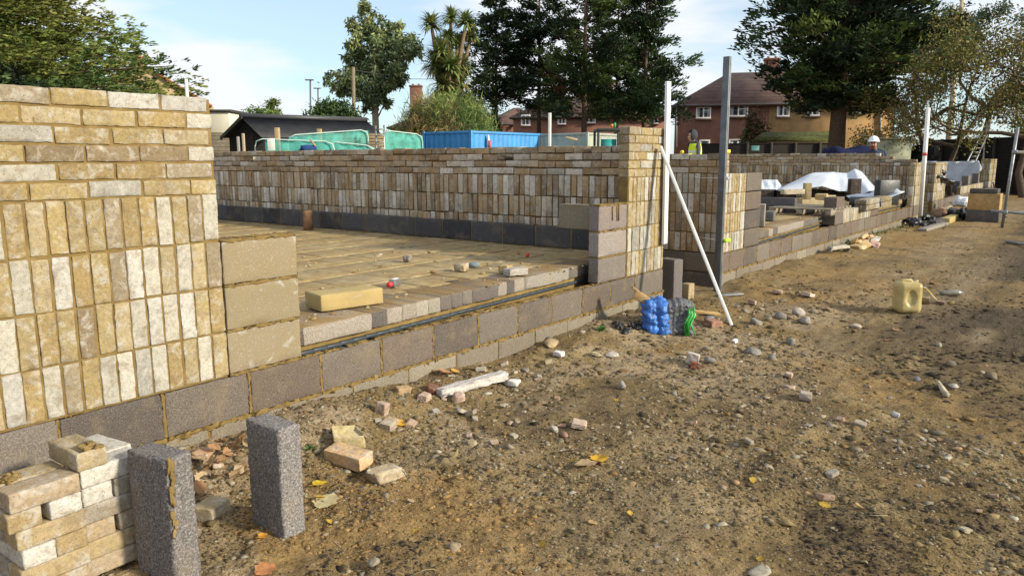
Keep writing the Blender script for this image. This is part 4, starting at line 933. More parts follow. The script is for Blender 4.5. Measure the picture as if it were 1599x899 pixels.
broken((1484, 572), (.11, .07, .06), (0, .1, .6), (.20, .17, .12), 'brownish stone on the dark soil left of a flat stick', 'stone', STONE, 'stone')
broken((1548, 590), (.12, .07, .055), (0, .1, .3), (.23, .18, .12), 'tan clod-like stone on the dark soil at the right', 'stone', STONE, 'stone')
broken((1490, 605), (.09, .06, .03), (0, .1, .3), (.45, .41, .35), 'pale flat stone right of the pale wood sliver', 'flat_stone', STONE, 'stone')
broken((1466, 541), (.07, .05, .045), (0, .1, .3), (.40, .36, .27), 'pale stone below the sandy streak', 'stone', STONE, 'stone')
broken((1400, 650), (.09, .05, .03), (0, .1, .3), (.45, .43, .4), 'pale flat pebble in the middle of the track', 'flat_stone', STONE, 'stone')
broken((1432, 594), (.08, .05, .03), (0, .1, .3), (.24, .24, .26), 'blue-grey flat stone left of the wood sliver', 'flat_stone', STONE, 'stone')
broken((1335, 512), (.17, .11, .04), (0, .1, .3), (.46, .38, .30), 'flat pinkish stone left of the yellow can', 'flat_stone', STONE, 'stone')
broken((1175, 475), (.14, .08, .04), (.2, .1, .4), (.38, .27, .2), 'tan tile piece in the rubble fan behind the straight edge', 'tile_chip', STONE, 'tile piece')
broken((1215, 458), (.16, .09, .035), (.1, .1, .4), (.46, .34, .26), 'pink tile piece at the far left of the rubble fan', 'tile_chip', STONE, 'tile piece')
broken((1262, 463), (.20, .11, .04), (.1, .2, -.2), (.52, .42, .35), 'large pale tile piece at the right of the rubble fan', 'tile_chip', STONE, 'tile piece')
broken((1248, 492), (.15, .12, .09), (.1, .2, -.2), (.42, .36, .32), 'pale lump of concrete in the middle of the rubble fan', 'concrete_lump', STONE, 'concrete lump')
broken((1220, 497), (.14, .10, .08), (.1, .2, .6), (.22, .2, .18), 'dark lump of concrete in the middle of the rubble fan', 'concrete_lump', STONE, 'concrete lump')
broken((1180, 507), (.16, .11, .08), (.1, .2, .6), (.27, .24, .2), 'grey lump of concrete at the near end of the rubble fan', 'concrete_lump', STONE, 'concrete lump')
broken((1258, 506), (.12, .09, .07), (.1, .2, .9), (.34, .30, .27), 'small grey concrete lump at the near right of the rubble fan', 'concrete_lump', STONE, 'concrete lump')
broken((1444, 474), (.12, .09, .075), (0, 0, .2), (.30, .22, .10), 'small yellowish brick bit right of the yellow can', sink=.1)
broken((1468, 474), (.12, .08, .05), (0, 0, .2), (.20, .10, .07), 'dark reddish brick bit between the yellow wire and the clear bottle', sink=.2)
broken((1190, 892), (.12, .06, .012), (0, 0, .1), (.36, .32, .25), 'pale flat sliver of stone at the bottom edge', 'flat_stone', STONE, 'stone')
broken((585, 880), (.06, .045, .03), (0, 0, .1), (.27, .23, .17), 'pale stone left of the round tan stone near the bottom edge', 'stone', STONE, 'stone')
broken((1148, 535), (.10, .035, .03), (0, 0, .1), (.72, .72, .74), 'white plastic scrap right of the bag', 'plastic_scrap', PAINT, 'plastic scrap')
broken((1310, 395), (.8, .1, .05), (0, 0, -.3), (.40, .36, .30), 'flat grey board lying near the long foundation', 'timber_board', STONE, 'board')
for k in range(10):   # leaf litter pieces at the wall foot
    pass
# stray rubble left of the fan: individuals sharing one look
RUB = 'small rubble lumps in the fan by the long foundation'
for k in range(34):
    x = rng.uniform(1150, 1300); y = rng.uniform(452, 515); s = rng.uniform(.025, .07)
    if abs((y-450)-(1300-x)*.42) > 32: continue
    o = broken((x, y), (s*1.4, s, s*.6), (.2, .2, rng.uniform(0, 6)), np.array([(.32, .26, .19), (.22, .18, .13), (.36, .25, .16), (.27, .20, .12)][rng.integers(4)])*rng.uniform(.85, 1.15), 'small lump of rubble scattered in the fan behind the straight edge', 'rubble_lump', STONE, 'rubble'); o['group'] = RUB
CH = 'flat brick and stone chips trodden into the soil'
for k in range(76):
    if k < 55: x = rng.uniform(480, 880); y = rng.normal(640-.10*(x-480), 52)
    else: x = rng.uniform(900, 1595); y = rng.uniform(500, 890)
    if y > 892 or gp(x, y)[1] > -.07: continue
    sz = rng.uniform(.018, .05)*(1.25 if y < 600 else 1); cc = np.array([(.40, .28, .20), (.33, .285, .22), (.42, .36, .28), (.36, .22, .14), (.28, .24, .19), (.38, .31, .19)][rng.integers(6)])*rng.uniform(.8, 1.1)
    o = broken((x, y), (sz*1.5, sz, sz*rng.uniform(.3, .6)), (rng.normal(0, .2), rng.normal(0, .2), rng.uniform(0, 6)), cc, 'small flat chip of brick or stone trodden into the soil', 'brick_chip', BRICK, 'chip'); o['group'] = CH
def leafshape(px, size, rot, c, label, curlk=.5, dz=.004, name='dead_leaf', P=None):
    P = gp(*px) if P is None else P; n = 9; V = []; Fc = []
    for i in range(n):
        s = i/(n-1); wd = .48*math.sin(math.pi*min(1, s*.97+.02))**.8*(1+.18*math.sin(i*2.7))
        for k in (-1, -.5, 0, .5, 1):
            V.append(((s-.5), k*wd*.75, curlk*(.25*(k*k)*wd+.22*(s-.5)**2+.06*math.sin(k*3+i))))
    for i in range(n-1):
        for k in range(4): Fc.append((i*5+k, i*5+k+1, (i+1)*5+k+1, (i+1)*5+k))
    V = np.array(V)*size; b = MB(); V = V @ rotm(*rot).T; V[:, 2] -= V[:, 2].min(); b.add(V+P+(0, 0, dz), Fc, c)
    st = np.array([(-.5, 0, .03), (-.62, .02, .05), (-.78, .05, .05)])*size @ rotm(*rot).T; tube(b, st+P+(0, 0, dz+.006), .0015, 5, np.array(c)*.6)
    return tag(b.build(name, LEAF, smooth=True), label, 'leaf')
leafshape((935, 720), .12, (0, .1, .8), (.62, .36, .03), 'bright yellow fallen leaf on the open soil', .6)
leafshape((915, 727), .11, (0, .1, 2.2), (.50, .36, .2), 'pale tan leaf touching the bright yellow leaf')
leafshape((510, 784), .15, (0, .0, .5), (.56, .48, .27), 'large pale cream leaf lying right of the standing block', .25)
leafshape((706, 735), .16, (.5, .3, 2.4), (.46, .37, .21), 'folded tan leaf with a curled corner', 1.3)
leafshape((708, 722), .12, (-.7, .2, .4), (.42, .34, .18), 'upper half of a curled tan leaf leaning on the folded one', 1.1)
leafshape((500, 759), .09, (0, .2, .2), (.60, .42, .03), 'small yellow leaf just right of the standing block foot')
leafshape((624, 664), .10, (.4, .1, .5), (.60, .33, .03), 'orange-yellow leaf at the end of the grey-buff brick bit', .8)
leafshape((340, 684), .10, (.3, .1, .3), (.56, .34, .04), 'yellow leaf on top of the leaf litter at the near wall')
leafshape((140, 888), .09, (.2, -.5, .9), (.55, .32, .06), 'orange-brown leaf leaning on the bottom of the brick stack', .9)
leafshape((415, 893), .10, (.2, .1, .3), (.42, .19, .08), 'reddish brown leaf at the bottom edge below the standing blocks')
leafshape((411, 839), .05, (.2, .1, .3), (.55, .27, .05), 'small orange leaf at the foot of the middle standing block')
leafshape((712, 583), .09, (.3, .2, .3), (.56, .32, .08), 'orange leaf against the foundation above the concrete bar')
leafshape((718, 574), .10, (-.6, .2, 1.3), (.33, .17, .06), 'brown curled leaf standing against the foundation')
leafshape((697, 585), .12, (.2, .2, .4), (.46, .25, .12), 'light brown leaf left of the orange leaf by the foundation')
leafshape((735, 577), .07, (.1, .2, 2.0), (.40, .27, .13), 'small tan leaf right of the orange leaf by the foundation')
leafshape((657, 595), .09, (.1, .2, .2), (.32, .13, .05), 'rust brown leaf left of the red brick bit')
LG = 'brown leaves and flakes heaped at the near wall foot'
for k in range(46):
    x = rng.uniform(303, 388); y = rng.uniform(676, 770)-.12*(x-303)
    c = np.array([(.40, .27, .14), (.46, .34, .2), (.34, .2, .1), (.50, .38, .24), (.42, .24, .12)][rng.integers(5)])*rng.uniform(.8, 1.1)
    o = leafshape((x, y), rng.uniform(.04, .085), (rng.normal(0, .4), rng.normal(0, .4), rng.uniform(0, 6)), c, 'brown curled leaf in the litter heap between the standing blocks', rng.uniform(.3, 1.2), dz=rng.uniform(.0, .03)); o['group'] = LG
LG2 = 'small dry leaves lying about on the soil'
for k in range(34):
    x, y = rng.uniform(480, 1590), rng.uniform(470, 890)
    if gp(x, y)[1] > -.1: continue
    c = np.array([(.40, .27, .12), (.46, .34, .2), (.5, .33, .05), (.34, .2, .1)][rng.integers(4)])*rng.uniform(.8, 1.1)
    o = leafshape((x, y), rng.uniform(.025, .05)*(1.5 if y < 560 else 1), (rng.normal(0, .2), rng.normal(0, .2), rng.uniform(0, 6)), c, 'small dry brown leaf lying flat on the open soil', .5); o['group'] = LG2
b = MB(); A, B = gp(872, 709), gp(925, 706); tube(b, [A+(0, 0, .01), (A+B)/2+(0, 0, .018), B+(0, 0, .01)], [.002, .003, .002], 5, (.10, .07, .05)); tag(b.build('twig', BARK), 'thin dark twig left of the bright yellow leaf', 'twig')
b = MB(); A, B = gp(1465, 600), gp(1478, 620); tube(b, [A+(0, 0, .015), B+(0, 0, .01)], [.012, .022], 5, (.42, .36, .26)); tag(b.build('wood_sliver', BARK), 'pale wood sliver on the soil pointing at the camera', 'wood sliver')
TW = 'fine twigs and straws trodden into the soil'
for k in range(40):
    x, y = rng.uniform(470, 1590), rng.uniform(520, 890); A = gp(x, y); 
    if A[1] > -.1: continue
    a = rng.uniform(0, 6.28); l = rng.uniform(.03, .10); B = A+l*np.array([math.cos(a), math.sin(a), 0]); B[2] = gz(B[0], B[1])
    b = MB(); tube(b, [A+(0, 0, .004), (A+B)/2+(rng.normal(0, .006), 0, .008), B+(0, 0, .004)], .0014, 4, np.array([(.12, .085, .05), (.36, .29, .17)][k % 2])); tag(b.build('twig', BARK), 'fine twig trodden into the open soil', 'twig', TW)

# ------------------------------------------------------------------ yellow can and things beside it
P = gp(1415, 487); t = thing('jerrycan', 'yellowed plastic jerrycan standing in the middle of the soil track', 'jerrycan', P)
V, Fc = rbox_raw((.225, .20, .30), (14, 12, 16), .040); V = V.copy(); n = 0
e = np.hypot(V[:, 0]/.046, V[:, 2]/.080); k = V[:, 1] < -.075; V[k, 1] += .015*(1-sstep(.8, 1.05, e[k]))
V[:, 0] += .0015*np.sin(V[:, 2]*60)
M = rotz(R(-58)); b = MB(); b.add(V @ M.T+P+(0, 0, .147), Fc, (.66, .54, .22))
mj, tj, bj = mat('yellowed_plastic'); nj = noise(tj, 9, 4, .6, pos(tj)); setc(tj, bj, ramp(tj, nj.outputs[0], [(.3, (.36, .265, .09)), (.7, (.50, .41, .19))]).outputs[0]); bj.inputs['Roughness'].default_value = .42; bj.inputs['Subsurface Weight'].default_value = .25; bj.inputs['Subsurface Radius'].default_value = (.05, .04, .02)
b.build('body', mj, t, True); b = MB(); q = P+(0, 0, .292); tube(b, [q+M@np.array([-.07, .02, -.01]), q+M@np.array([-.05, .02, .015]), q+M@np.array([.03, .02, .015]), q+M@np.array([.05, .02, -.01])], .014, 8, (.66, .54, .22)); b.build('handle', mj, t, True)
b = MB(); tube(b, [q+M@np.array([.09, .05, -.01]), q+M@np.array([.09, .05, .012])], .022, 12, (.6, .5, .2)); b.build('neck', mj, t, True)
pts = [gp(1436, 462)+(0, 0, .08), gp(1445, 466)+(0, 0, .10), gp(1453, 468)+(0, 0, .06), gp(1462, 472)+(0, 0, .02), gp(1466, 474)+(0, 0, .01)]
b = MB(); tube(b, pts, .010, 6, (.62, .42, .08)); tube(b, [p+np.array([.03, .02, .01]) for p in pts[:4]], .008, 6, (.7, .68, .6)); tag(b.build('wire_loop', PAINT, smooth=True), 'bent yellow and white wire beside the yellowed jerrycan', 'wire')
P = gp(1485, 463); b = MB(); d = np.array([.617, -.787, 0]); tube(b, [P-d*.12+(0, 0, .035), P-d*.09+(0, 0, .035), P+d*.06+(0, 0, .04), P+d*.09+(0, 0, .035), P+d*.13+(0, 0, .035)], [.013, .030, .034, .030, .012], 12, (.17, .16, .13))
tag(b.build('plastic_bottle', m_tint('dusty_clear_plastic', .25, 20, .3, .4, .01, .6), smooth=True), 'crushed dusty clear plastic bottle on the dark soil', 'bottle')
# green weeds at the foundation
def weed(px, n, size, label, P=None):
    P = gp(*px) if P is None else P; b = MB()
    for k in range(n):
        a = rng.uniform(0, 6.28); l = size*rng.uniform(.5, 1); q = P+rng.normal(0, size*.4, 3)*np.array([1, .4, 0]); d = np.array([math.cos(a), math.sin(a), 0]); s = np.array([-d[1], d[0], 0])*l*.14
        b.add([q-s*.5, q+s*.5, q+d*l*.35+s+(0, 0, l*.5), q+d*l*.35-s+(0, 0, l*.5)], [(0, 1, 2, 3)], np.array((.06, .13, .025))*rng.uniform(.7, 1.4)); 
        b.add([q+d*l*.35+s+(0, 0, l*.5), q+d*l*.35-s+(0, 0, l*.5), q+d*l*.8+(0, 0, l*.55)], [(0, 1, 2)], np.array((.07, .15, .03))*rng.uniform(.7, 1.4))
    return tag(b.build('weed', LEAF), label, 'weed')
weed((842, 534), 60, .07, 'small green weed at the foundation beside a sandy flat stone'); weed((484, 676), 22, .04, 'tiny green weed beside the middle standing block'); weed((940, 517), 30, .06, 'low green weed at the wall foot left of the black plastic')
b = MB()
for k in range(260):
    s = rng.random(); X = 10.2+s*9*rng.random(); P = np.array([X, -.03-abs(rng.normal(0, .12)), 0]); P[2] = gz(P[0], P[1]); a = rng.uniform(0, 6.28); l = rng.uniform(.03, .085); d = np.array([math.cos(a), math.sin(a), 0]); sd = np.array([-d[1], d[0], 0])*l*.16
    b.add([P-sd, P+sd, P+d*l*.7+(0, 0, l)], [(0, 1, 2)], np.array((.05, .10, .022))*rng.uniform(.6, 1.5))
tag(b.build('grass', LEAF, origin=(0, 0, 0)), 'fringe of green weeds along the long foundation foot', 'grass', kind='stuff')
# far ground clutter
b = MB()
for x, y, s in [(1418, 352, .35), (1432, 349, .4), (1446, 347, .4), (1456, 350, .3), (1425, 358, .28), (1440, 357, .3)]: crumple(b, gp(x, y)+(0, 0, .10), (s*1.7, s*1.2, s*.75), (.02, .02, .02), .8)
tag(b.build('plastic_sheet', DARKPL, smooth=True), 'heap of black plastic at the foot of the far sunlit pier', 'plastic sheet')
for lb, x0, y0, x1, y1, c, hh in [('dark wet plank end lying right of the black plastic heap', 1455, 354, 1478, 347, (.05, .045, .04), .12), ('yellow-ended timber beyond the dark plank', 1476, 350, 1492, 343, (.42, .33, .12), .13), ('long grey plank under the black plastic heap', 1440, 362, 1475, 352, (.25, .22, .18), .06)]:
    A, B = gp(x0, y0), gp(x1, y1); b = MB(); box(b, (A+B)/2+(0, 0, hh/2), (float(np.linalg.norm(B-A)), .18, hh), c, bev=.006, M=np.array(Vector(B-A).to_track_quat('X', 'Z').to_matrix())); tag(b.build('timber_plank', PAINT), lb, 'plank')
P = gp(1345, 386); 
for k, (x, y, c) in enumerate([(1338, 385, (.40, .22, .08)), (1345, 380, (.42, .26, .10)), (1350, 387, (.48, .33, .14)), (1352, 378, (.36, .2, .08)), (1360, 381, (.66, .62, .56)), (1366, 386, (.40, .25, .2)), (1340, 389, (.50, .36, .16))]):
    broken((x, y), (.34, .16, .06), (rng.normal(0, .3), rng.normal(0, .3), rng.uniform(0, 3)), c, ['orange brown board scrap at the left of the scrap heap', 'tan board scrap at the top of the scrap heap', 'yellowish board scrap at the front of the scrap heap', 'dark orange board scrap at the back of the scrap heap', 'white plastic strip on the right of the scrap heap', 'pinkish brick scrap at the right end of the scrap heap', 'pale yellow splinter at the near left of the scrap heap'][k], 'board_scrap', PAINT, 'scrap')
# crate of boards and blocks, white bag, pipes
P = gp(1533, 347); t = thing('block_plinth', 'boarded plinth with grey block courses at its top and bottom near the scaffold', 'plinth', P)
b = MB(); box(b, P+(.28, 0, .13), (.55, .66, .28), DK[3], bev=.01); b.build('base_block', BLOCK, t); b = MB(); box(b, P+(.28, 0, .46), (.52, .64, .38), bev=.01); b.build('board_box', WOOD, t)
b = MB(); box(b, P+(.28, .02, .71), (.5, .56, .10), DK[3], bev=.01); b.build('top_block', BLOCK, t)
P = gp(1497, 338); b = MB(); crumple(b, P+(0, 0, .36), (.5, .62, .40), (.68, .70, .74), .5); tag(b.build('white_bag', m_tint('bag_film', .5, 6, .1, .2), smooth=True), 'white bag lying on black plastic beside the boarded plinth', 'bag')
b = MB(); [crumple(b, gp(x, y)+(0, 0, .13), (.9, .7, .40), (.02, .02, .02), .7) for x, y in ((1488, 341), (1500, 343), (1508, 340))]; tag(b.build('plastic_sheet', DARKPL, smooth=True), 'black plastic under the white bag by the boarded plinth', 'plastic sheet')
for k, (x, y, lb) in enumerate([(1463, 343, 'terracotta pipe end left of its pair by the far foundation'), (1471, 341, 'terracotta pipe end right of its pair by the far foundation')]):
    P = gp(x, y); b = MB(); d = np.array([.95, .2, 0]); tube(b, [P+(0, 0, .12)+d*.7, P+(0, 0, .12), P+(0, 0, .12)+d*.02, P+(0, 0, .12)+d*.6], [.11, .11, .085, .085], 14, (.27, .17, .12)); tag(b.build('clay_pipe', STONE, smooth=True), lb, 'pipe', 'clay pipes by the far foundation')
# scaffold
t = thing('scaffold', 'galvanised scaffold standard with rails at the right edge', 'scaffold', gp(1565, 356))
S0 = gp(1565, 356); S1 = onP(1590, 199, S0, vb); b = MB(); tube(b, [S0-(0, 0, .02), S1], .030, 12); b.build('standard', GALV, t, True)
def onS(x, y, off=0): return onP(x, y, S0, vb)+vb*off
b = MB(); tube(b, [onS(1551, 330, .06), onS(1640, 337, -.5)], .026, 10); b.build('lower_rail', GALV, t, True)
b = MB(); tube(b, [onS(1580, 333, -.08), onS(1640, 320, -.4)], .030, 10, (.58, .54, .42)); b.build('pale_rail', PAINT, t, True)
b = MB(); tube(b, [onS(1583, 238, -.07), onS(1640, 240, -.4)], .030, 10, (.60, .55, .42)); b.build('top_rail', PAINT, t, True)
for x, y in ((1583, 238), (1568, 332)): b = MB(); box(b, onS(x, y, -.04), (.10, .10, .08), bev=.015); b.build('coupler', GALV, t)
A, B = gp(1572, 380), gp(1640, 392); b = MB(); tube(b, [A+(0, 0, .03), B+(0, 0, .03)], .028, 10); tag(b.build('scaffold_tube', GALV, smooth=True), 'loose grey scaffold tube lying on the dark soil at the right', 'scaffold tube')
b = MB(); A = gp(1562, 340); pts = [onP(1551, 285, A, vb), onP(1557, 305, A, vb), onP(1560, 325, A, vb), onP(1570, 338, A, vb), onP(1578, 343, A, vb)]; tube(b, pts, .016, 6, (.10, .08, .06)); tag(b.build('hanging_rope', BARK, smooth=True), 'dark rope trailing from the farthest pier past the boarded plinth', 'rope')
#PART2
# ------------------------------------------------------------------ backdrop: vegetation
def leafquads(mb, C, D, l, w, tint_):
    n = len(C); D = D/np.linalg.norm(D, axis=1)[:, None]; r = rng.normal(0, 1, (n, 3)); S = np.cross(D, r); S /= np.linalg.norm(S, axis=1)[:, None]
    l = np.asarray(l).reshape(-1, 1)*np.ones((n, 1)); w = np.asarray(w).reshape(-1, 1)*np.ones((n, 1))
    V = np.stack([C, C+D*l*.45+S*w*.5, C+D*l, C+D*l*.45-S*w*.5], 1).reshape(-1, 3); q = np.arange(n)*4
    mb.add(V, np.stack([q, q+1, q+2, q+3], 1), tint_)
def conifer(name, label, base, H, h0, rad, nb, elev, spray, pal, cat='tree', trunk_r=.25, flat=1.0, per=16, group=None, az=None, droop=.15, lean=0, nq=9, brown=0.0, fpow=1.0):
    base = np.asarray(base, float); t = thing(name, label, cat, base, group); cr_ = MB(); tr = MB(); top = base+np.array([lean, 0, H])
    tube(tr, [base, base*.6+top*.4, top], [trunk_r, trunk_r*.6, .03], 9, (.12, .085, .06)); Cs, Ds, Ls, Ws, Ts = [], [], [], [], []
    pal = np.array(pal)
    for k in range(nb):
        f = (k+rng.random())/nb; h = h0+(H-h0)*f**fpow; Lb = rad(f)*rng.uniform(.5, 1.25); a = rng.uniform(0, 6.28) if az is None else rng.normal(az[0], az[1])
        e = rng.uniform(*elev); d = np.array([math.cos(a)*math.cos(e), math.sin(a)*math.cos(e), math.sin(e)]); b0 = base+(top-base)*(h/H)
        pts = [b0+d*Lb*s+np.array([0, 0, -droop*Lb*s*s]) for s in (0, .35, .7, 1)]
        if Lb > .8: tube(tr, pts, [trunk_r*.22*(1-f*.5), trunk_r*.16, trunk_r*.1, .012], 5, (.11, .08, .055), cap=False)
        col = pal[rng.integers(len(pal))]*rng.uniform(.75, 1.25)
        if rng.random() < brown: col = np.array((.13, .05, .028))
        m_ = max(4, int(per*Lb/2)); s = rng.uniform(.22, 1.03, m_)**.8
        side = np.cross(d, (0, 0, 1)); side /= np.linalg.norm(side)+1e-6
        P = b0+d*(Lb*s)[:, None]+np.array([0, 0, -droop*Lb])*(s*s)[:, None]+side*(rng.normal(0, .20, m_)*Lb*(1.1-s*.7))[:, None]+np.array([0, 0, 1])*(rng.normal(0, .09, m_)*Lb*flat)[:, None]
        n = m_*nq; C = np.repeat(P, nq, 0)+rng.normal(0, spray*.45, (n, 3))*np.array([1, 1, .6*flat+.1])
        D = np.repeat((d+side*rng.normal(0, .6, m_)[:, None]), nq, 0)+rng.normal(0, .45, (n, 3))*np.array([1, 1, flat]); D[:, 2] += .12
        Cs.append(C); Ds.append(D); Ls.append(rng.uniform(.6, 1.35, n)*spray); Ws.append(rng.uniform(.22, .42, n)*spray)
        Ts.append(np.repeat(col*np.ones((m_, 3))*rng.uniform(.65, 1.4, (m_, 1)), nq, 0))
    leafquads(cr_, np.concatenate(Cs), np.concatenate(Ds), np.concatenate(Ls), np.concatenate(Ws), np.concatenate(Ts))
    tr.build('trunk', BARK, t, True); cr_.build('crown', NEEDLE, t); return t
def base_at(x, D, z=-.4): P = at(x, 247, D); return np.array([P[0], P[1], z])
def zt_at(y, D): return 1.06+(247-y)/F_PX*D
DG = [(.028, .048, .020), (.040, .066, .024), (.022, .038, .019), (.055, .085, .026), (.030, .046, .025)]
YG = [(.16, .18, .042), (.12, .15, .036), (.19, .20, .055), (.075, .11, .03), (.085, .135, .042)]
az_r = math.atan2(_r0[1], _r0[0])
conifer('cedar_tree', 'spreading yellow-green cedar with layered boughs behind the near brick wall', base_at(-90, 27), 12, 2.9, lambda f: 8.9*(1-.5*f)*(.70+.30*math.sin(f*61)), 300, (-.05, .18), .20, YG, trunk_r=.4, flat=.42, per=30, droop=.04, nq=12, az=(az_r+.1, 1.2), fpow=1.4)
conifer('evergreen_shrub', 'dark bluish evergreen at the left edge under the cedar boughs', base_at(10, 24), 3.9, .3, lambda f: 2.3*(1-.6*f), 70, (.2, .8), .22, [(.030, .046, .030), (.038, .055, .036)], trunk_r=.1, per=18)
GR_ = 'dark conifers in front of the brick houses'
conifer('conifer_tree', 'leftmost dark conifer of the clump, next to the spiky palm-like tree', base_at(776, 43), 10.2, 4.5, lambda f: 2.9*(1-f)**.3*(.6+.4*math.sin(f*40)**2), 95, (-.08, .5), .24, DG, trunk_r=.17, per=24, group=GR_, flat=.75)
conifer('conifer_tree', 'tall slim dark conifer second from the left in the clump, olive at its top', base_at(842, 44), 12.5, 4.4, lambda f: 2.9*(1-f)**.35*(.6+.4*math.sin(f*37)**2), 105, (0, .6), .24, DG+[(.08, .085, .03)], trunk_r=.17, per=24, group=GR_, flat=.75)
conifer('conifer_tree', 'bushiest conifer in the middle of the clump with a rust-brown dead branch', base_at(912, 41), 13.5, 3.6, lambda f: 3.2*(1-f)**.4*(.6+.4*math.sin(f*33)**2), 125, (0, .65), .24, DG+[(.085, .12, .03), (.095, .125, .035), (.075, .11, .03)], trunk_r=.2, per=25, group=GR_, flat=.75, brown=.06)
conifer('conifer_tree', 'rightmost conifer of the clump with feathery tips reaching over the white level', base_at(1005, 42), 12, 3.2, lambda f: 3.2*(1-f)**.35*(.6+.4*math.sin(f*29)**2), 125, (.15, .75), .24, DG+[(.05, .09, .035)], trunk_r=.2, per=25, group=GR_, flat=.75)
conifer('conifer_tree', 'darkest conifer at the back of the clump between its taller neighbours', base_at(962, 47), 12, 4.0, lambda f: 3.2*(1-f)**.5, 70, (0, .5), .27, DG, trunk_r=.2, per=22, group=GR_, flat=.8)
conifer('conifer_tree', 'big broad conifer with a thick trunk in front of the tan rendered house', base_at(1305, 33), 14.5, 3.5, lambda f: (min(4.9, 2.4+11*f)*(1-f)**.4)*(.6+.4*math.sin(f*43)**2), 290, (.02, .55), .25, DG+[(.07, .10, .024), (.085, .115, .028)], trunk_r=.42, per=24, flat=.6, nq=10, droop=.2)
# rounded-clump trees
def clump_tree(name, label, base, trunk, clumps, leaf, pal, n_per, cat='tree', trunk_r=.2, hang=-.3, group=None, tcol=(.20, .16, .12)):
    base = np.asarray(base, float); t = thing(name, label, cat, base, group); c_ = MB(); tr = MB(); pal = np.array(pal)
    tube(tr, trunk, np.linspace(trunk_r, trunk_r*.3, len(trunk)), 9, tcol); Cs, Ds, Ts = [], [], []
    for c, r in clumps:
        c = np.asarray(c, float); r = np.broadcast_to(np.asarray(r, float), 3).copy(); k = min(range(len(trunk)), key=lambda i: np.linalg.norm(np.array(trunk[i])-c)+ (0 if trunk[i][2] < c[2] else 2)); tube(tr, [trunk[k], (np.array(trunk[k])*.5+c*.5)-np.array([0, 0, .1*r[2]]), c], [trunk_r*.3, trunk_r*.2, .015], 5, tcol, cap=False)
        n = int(n_per*(r.mean()**2))
        r = r*.86; sub = rng.normal(0, 1, (max(6, int(n/40)), 3)); sub /= np.linalg.norm(sub, axis=1)[:, None]; sub *= rng.uniform(.35, 1.0, (len(sub), 1))**.6
        ch = rng.integers(len(sub), size=n); P = c+(sub[ch]+rng.normal(0, .13, (n, 3)))*r
        tc_ = pal[rng.integers(len(pal), size=len(sub))]*rng.uniform(.6, 1.4, (len(sub), 1)); Cs.append(P); D = rng.normal(0, 1, (n, 3)); D[:, 2] += hang*2; Ds.append(D); Ts.append(tc_[ch]*rng.uniform(.8, 1.2, (n, 1)))
    C = np.concatenate(Cs); leafquads(c_, C, np.concatenate(Ds), rng.uniform(.6, 1.4, len(C))*leaf, rng.uniform(.25, .5, len(C))*leaf, np.concatenate(Ts))
    tr.build('trunk', BARK, t, True); c_.build('crown', NEEDLE, t); return t
De = 46
def e(x, y, dd=0): return at(x, y, De+dd)
b0 = base_at(588, De)
clump_tree('eucalyptus_tree', 'tall grey-green tree with rounded leaf clumps and a pale trunk beyond the shed', b0, [b0, e(587, 190), e(585, 150), e(583, 100), e(578, 50), e(575, 25)],
    [(e(575, 22), (.7, .7, 1.0)), (e(566, 45), (1.1, 1.1, 1.0)), (e(588, 48), 1.0), (e(574, 70), 1.3), (e(555, 82), .9), (e(600, 85, -1), 1.2), (e(612, 58, 1), .9), (e(617, 42), .6), (e(620, 80, -.5), .9), (e(641, 72), .95), (e(648, 82), .7), (e(605, 110, -1), 1.1), (e(585, 108), 1.0), (e(566, 125), 1.1), (e(540, 127), 1.0), (e(522, 125), .75), (e(535, 140), .6), (e(575, 140, -1), 1.0), (e(610, 125), .8), (e(625, 118, .5), .75), (e(592, 150), .8), (e(602, 158), .6), (e(580, 165), .6), (e(555, 105, 1), .9), (e(627, 98), .7)],
    .27, [(.23, .27, .12), (.17, .22, .095), (.29, .32, .14), (.12, .165, .08)], 1000, trunk_r=.24, tcol=(.32, .26, .19))
def bush(name, label, x0, x1, ytop, D, pal, n=9000, leaf=.16, cat='shrub', zt_=None, arch=False, group=None):
    A, B = base_at(x0, D), base_at(x1, D); c = (A+B)/2; rw = np.linalg.norm(B-A)/2; zt1 = zt_at(ytop, D); t = thing(name, label, cat, c, group); m = MB(); pal = np.array(pal)
    u = (B-A)/np.linalg.norm(B-A); v = np.array([-u[1], u[0], 0]); k = 120; cs = []
    for i in range(k):
        s = rng.uniform(-1, 1); h = math.sqrt(max(.05, 1-s*s))*rng.uniform(.55, 1.0); cs.append(c+u*s*rw*.92+v*rng.uniform(-.5, .5)*rw*.6+np.array([0, 0, .15+h*(zt1+.4-.4)]))
    cs = np.array(cs); ch = rng.integers(k, size=n); C = cs[ch]+rng.normal(0, .16, (n, 3))*np.array([rw, rw, zt1])*.55
    C[:, 2] = np.minimum(np.maximum(C[:, 2], -.3), zt1+rng.normal(0, .15, n)); D_ = rng.normal(0, 1, (n, 3)); D_[:, 2] += .8 if arch else 0
    tc_ = (pal[rng.integers(len(pal), size=k)]*rng.uniform(.65, 1.35, (k, 1)))[ch]*rng.uniform(.8, 1.2, (n, 1))
    leafquads(m, C, D_, rng.uniform(.6, 1.5, n)*leaf*(2.6 if arch else 1), rng.uniform(.25, .55, n)*leaf*(.5 if arch else 1), tc_); m.build('foliage', NEEDLE, t)
    s_ = MB(); [tube(s_, [c+u*rng.uniform(-.6, .6)*rw, cs[i]], [.04, .012], 5, (.1, .07, .05), cap=False) for i in range(12)]; s_.build('stems', BARK, t); return t
bush('arching_shrub', 'large arching shrub, green and straw coloured, behind the blue container', 600, 795, 152, 32.5, [(.20, .25, .075), (.15, .21, .06), (.30, .26, .11), (.12, .18, .05), (.30, .22, .10)], 34000, .13, arch=True)
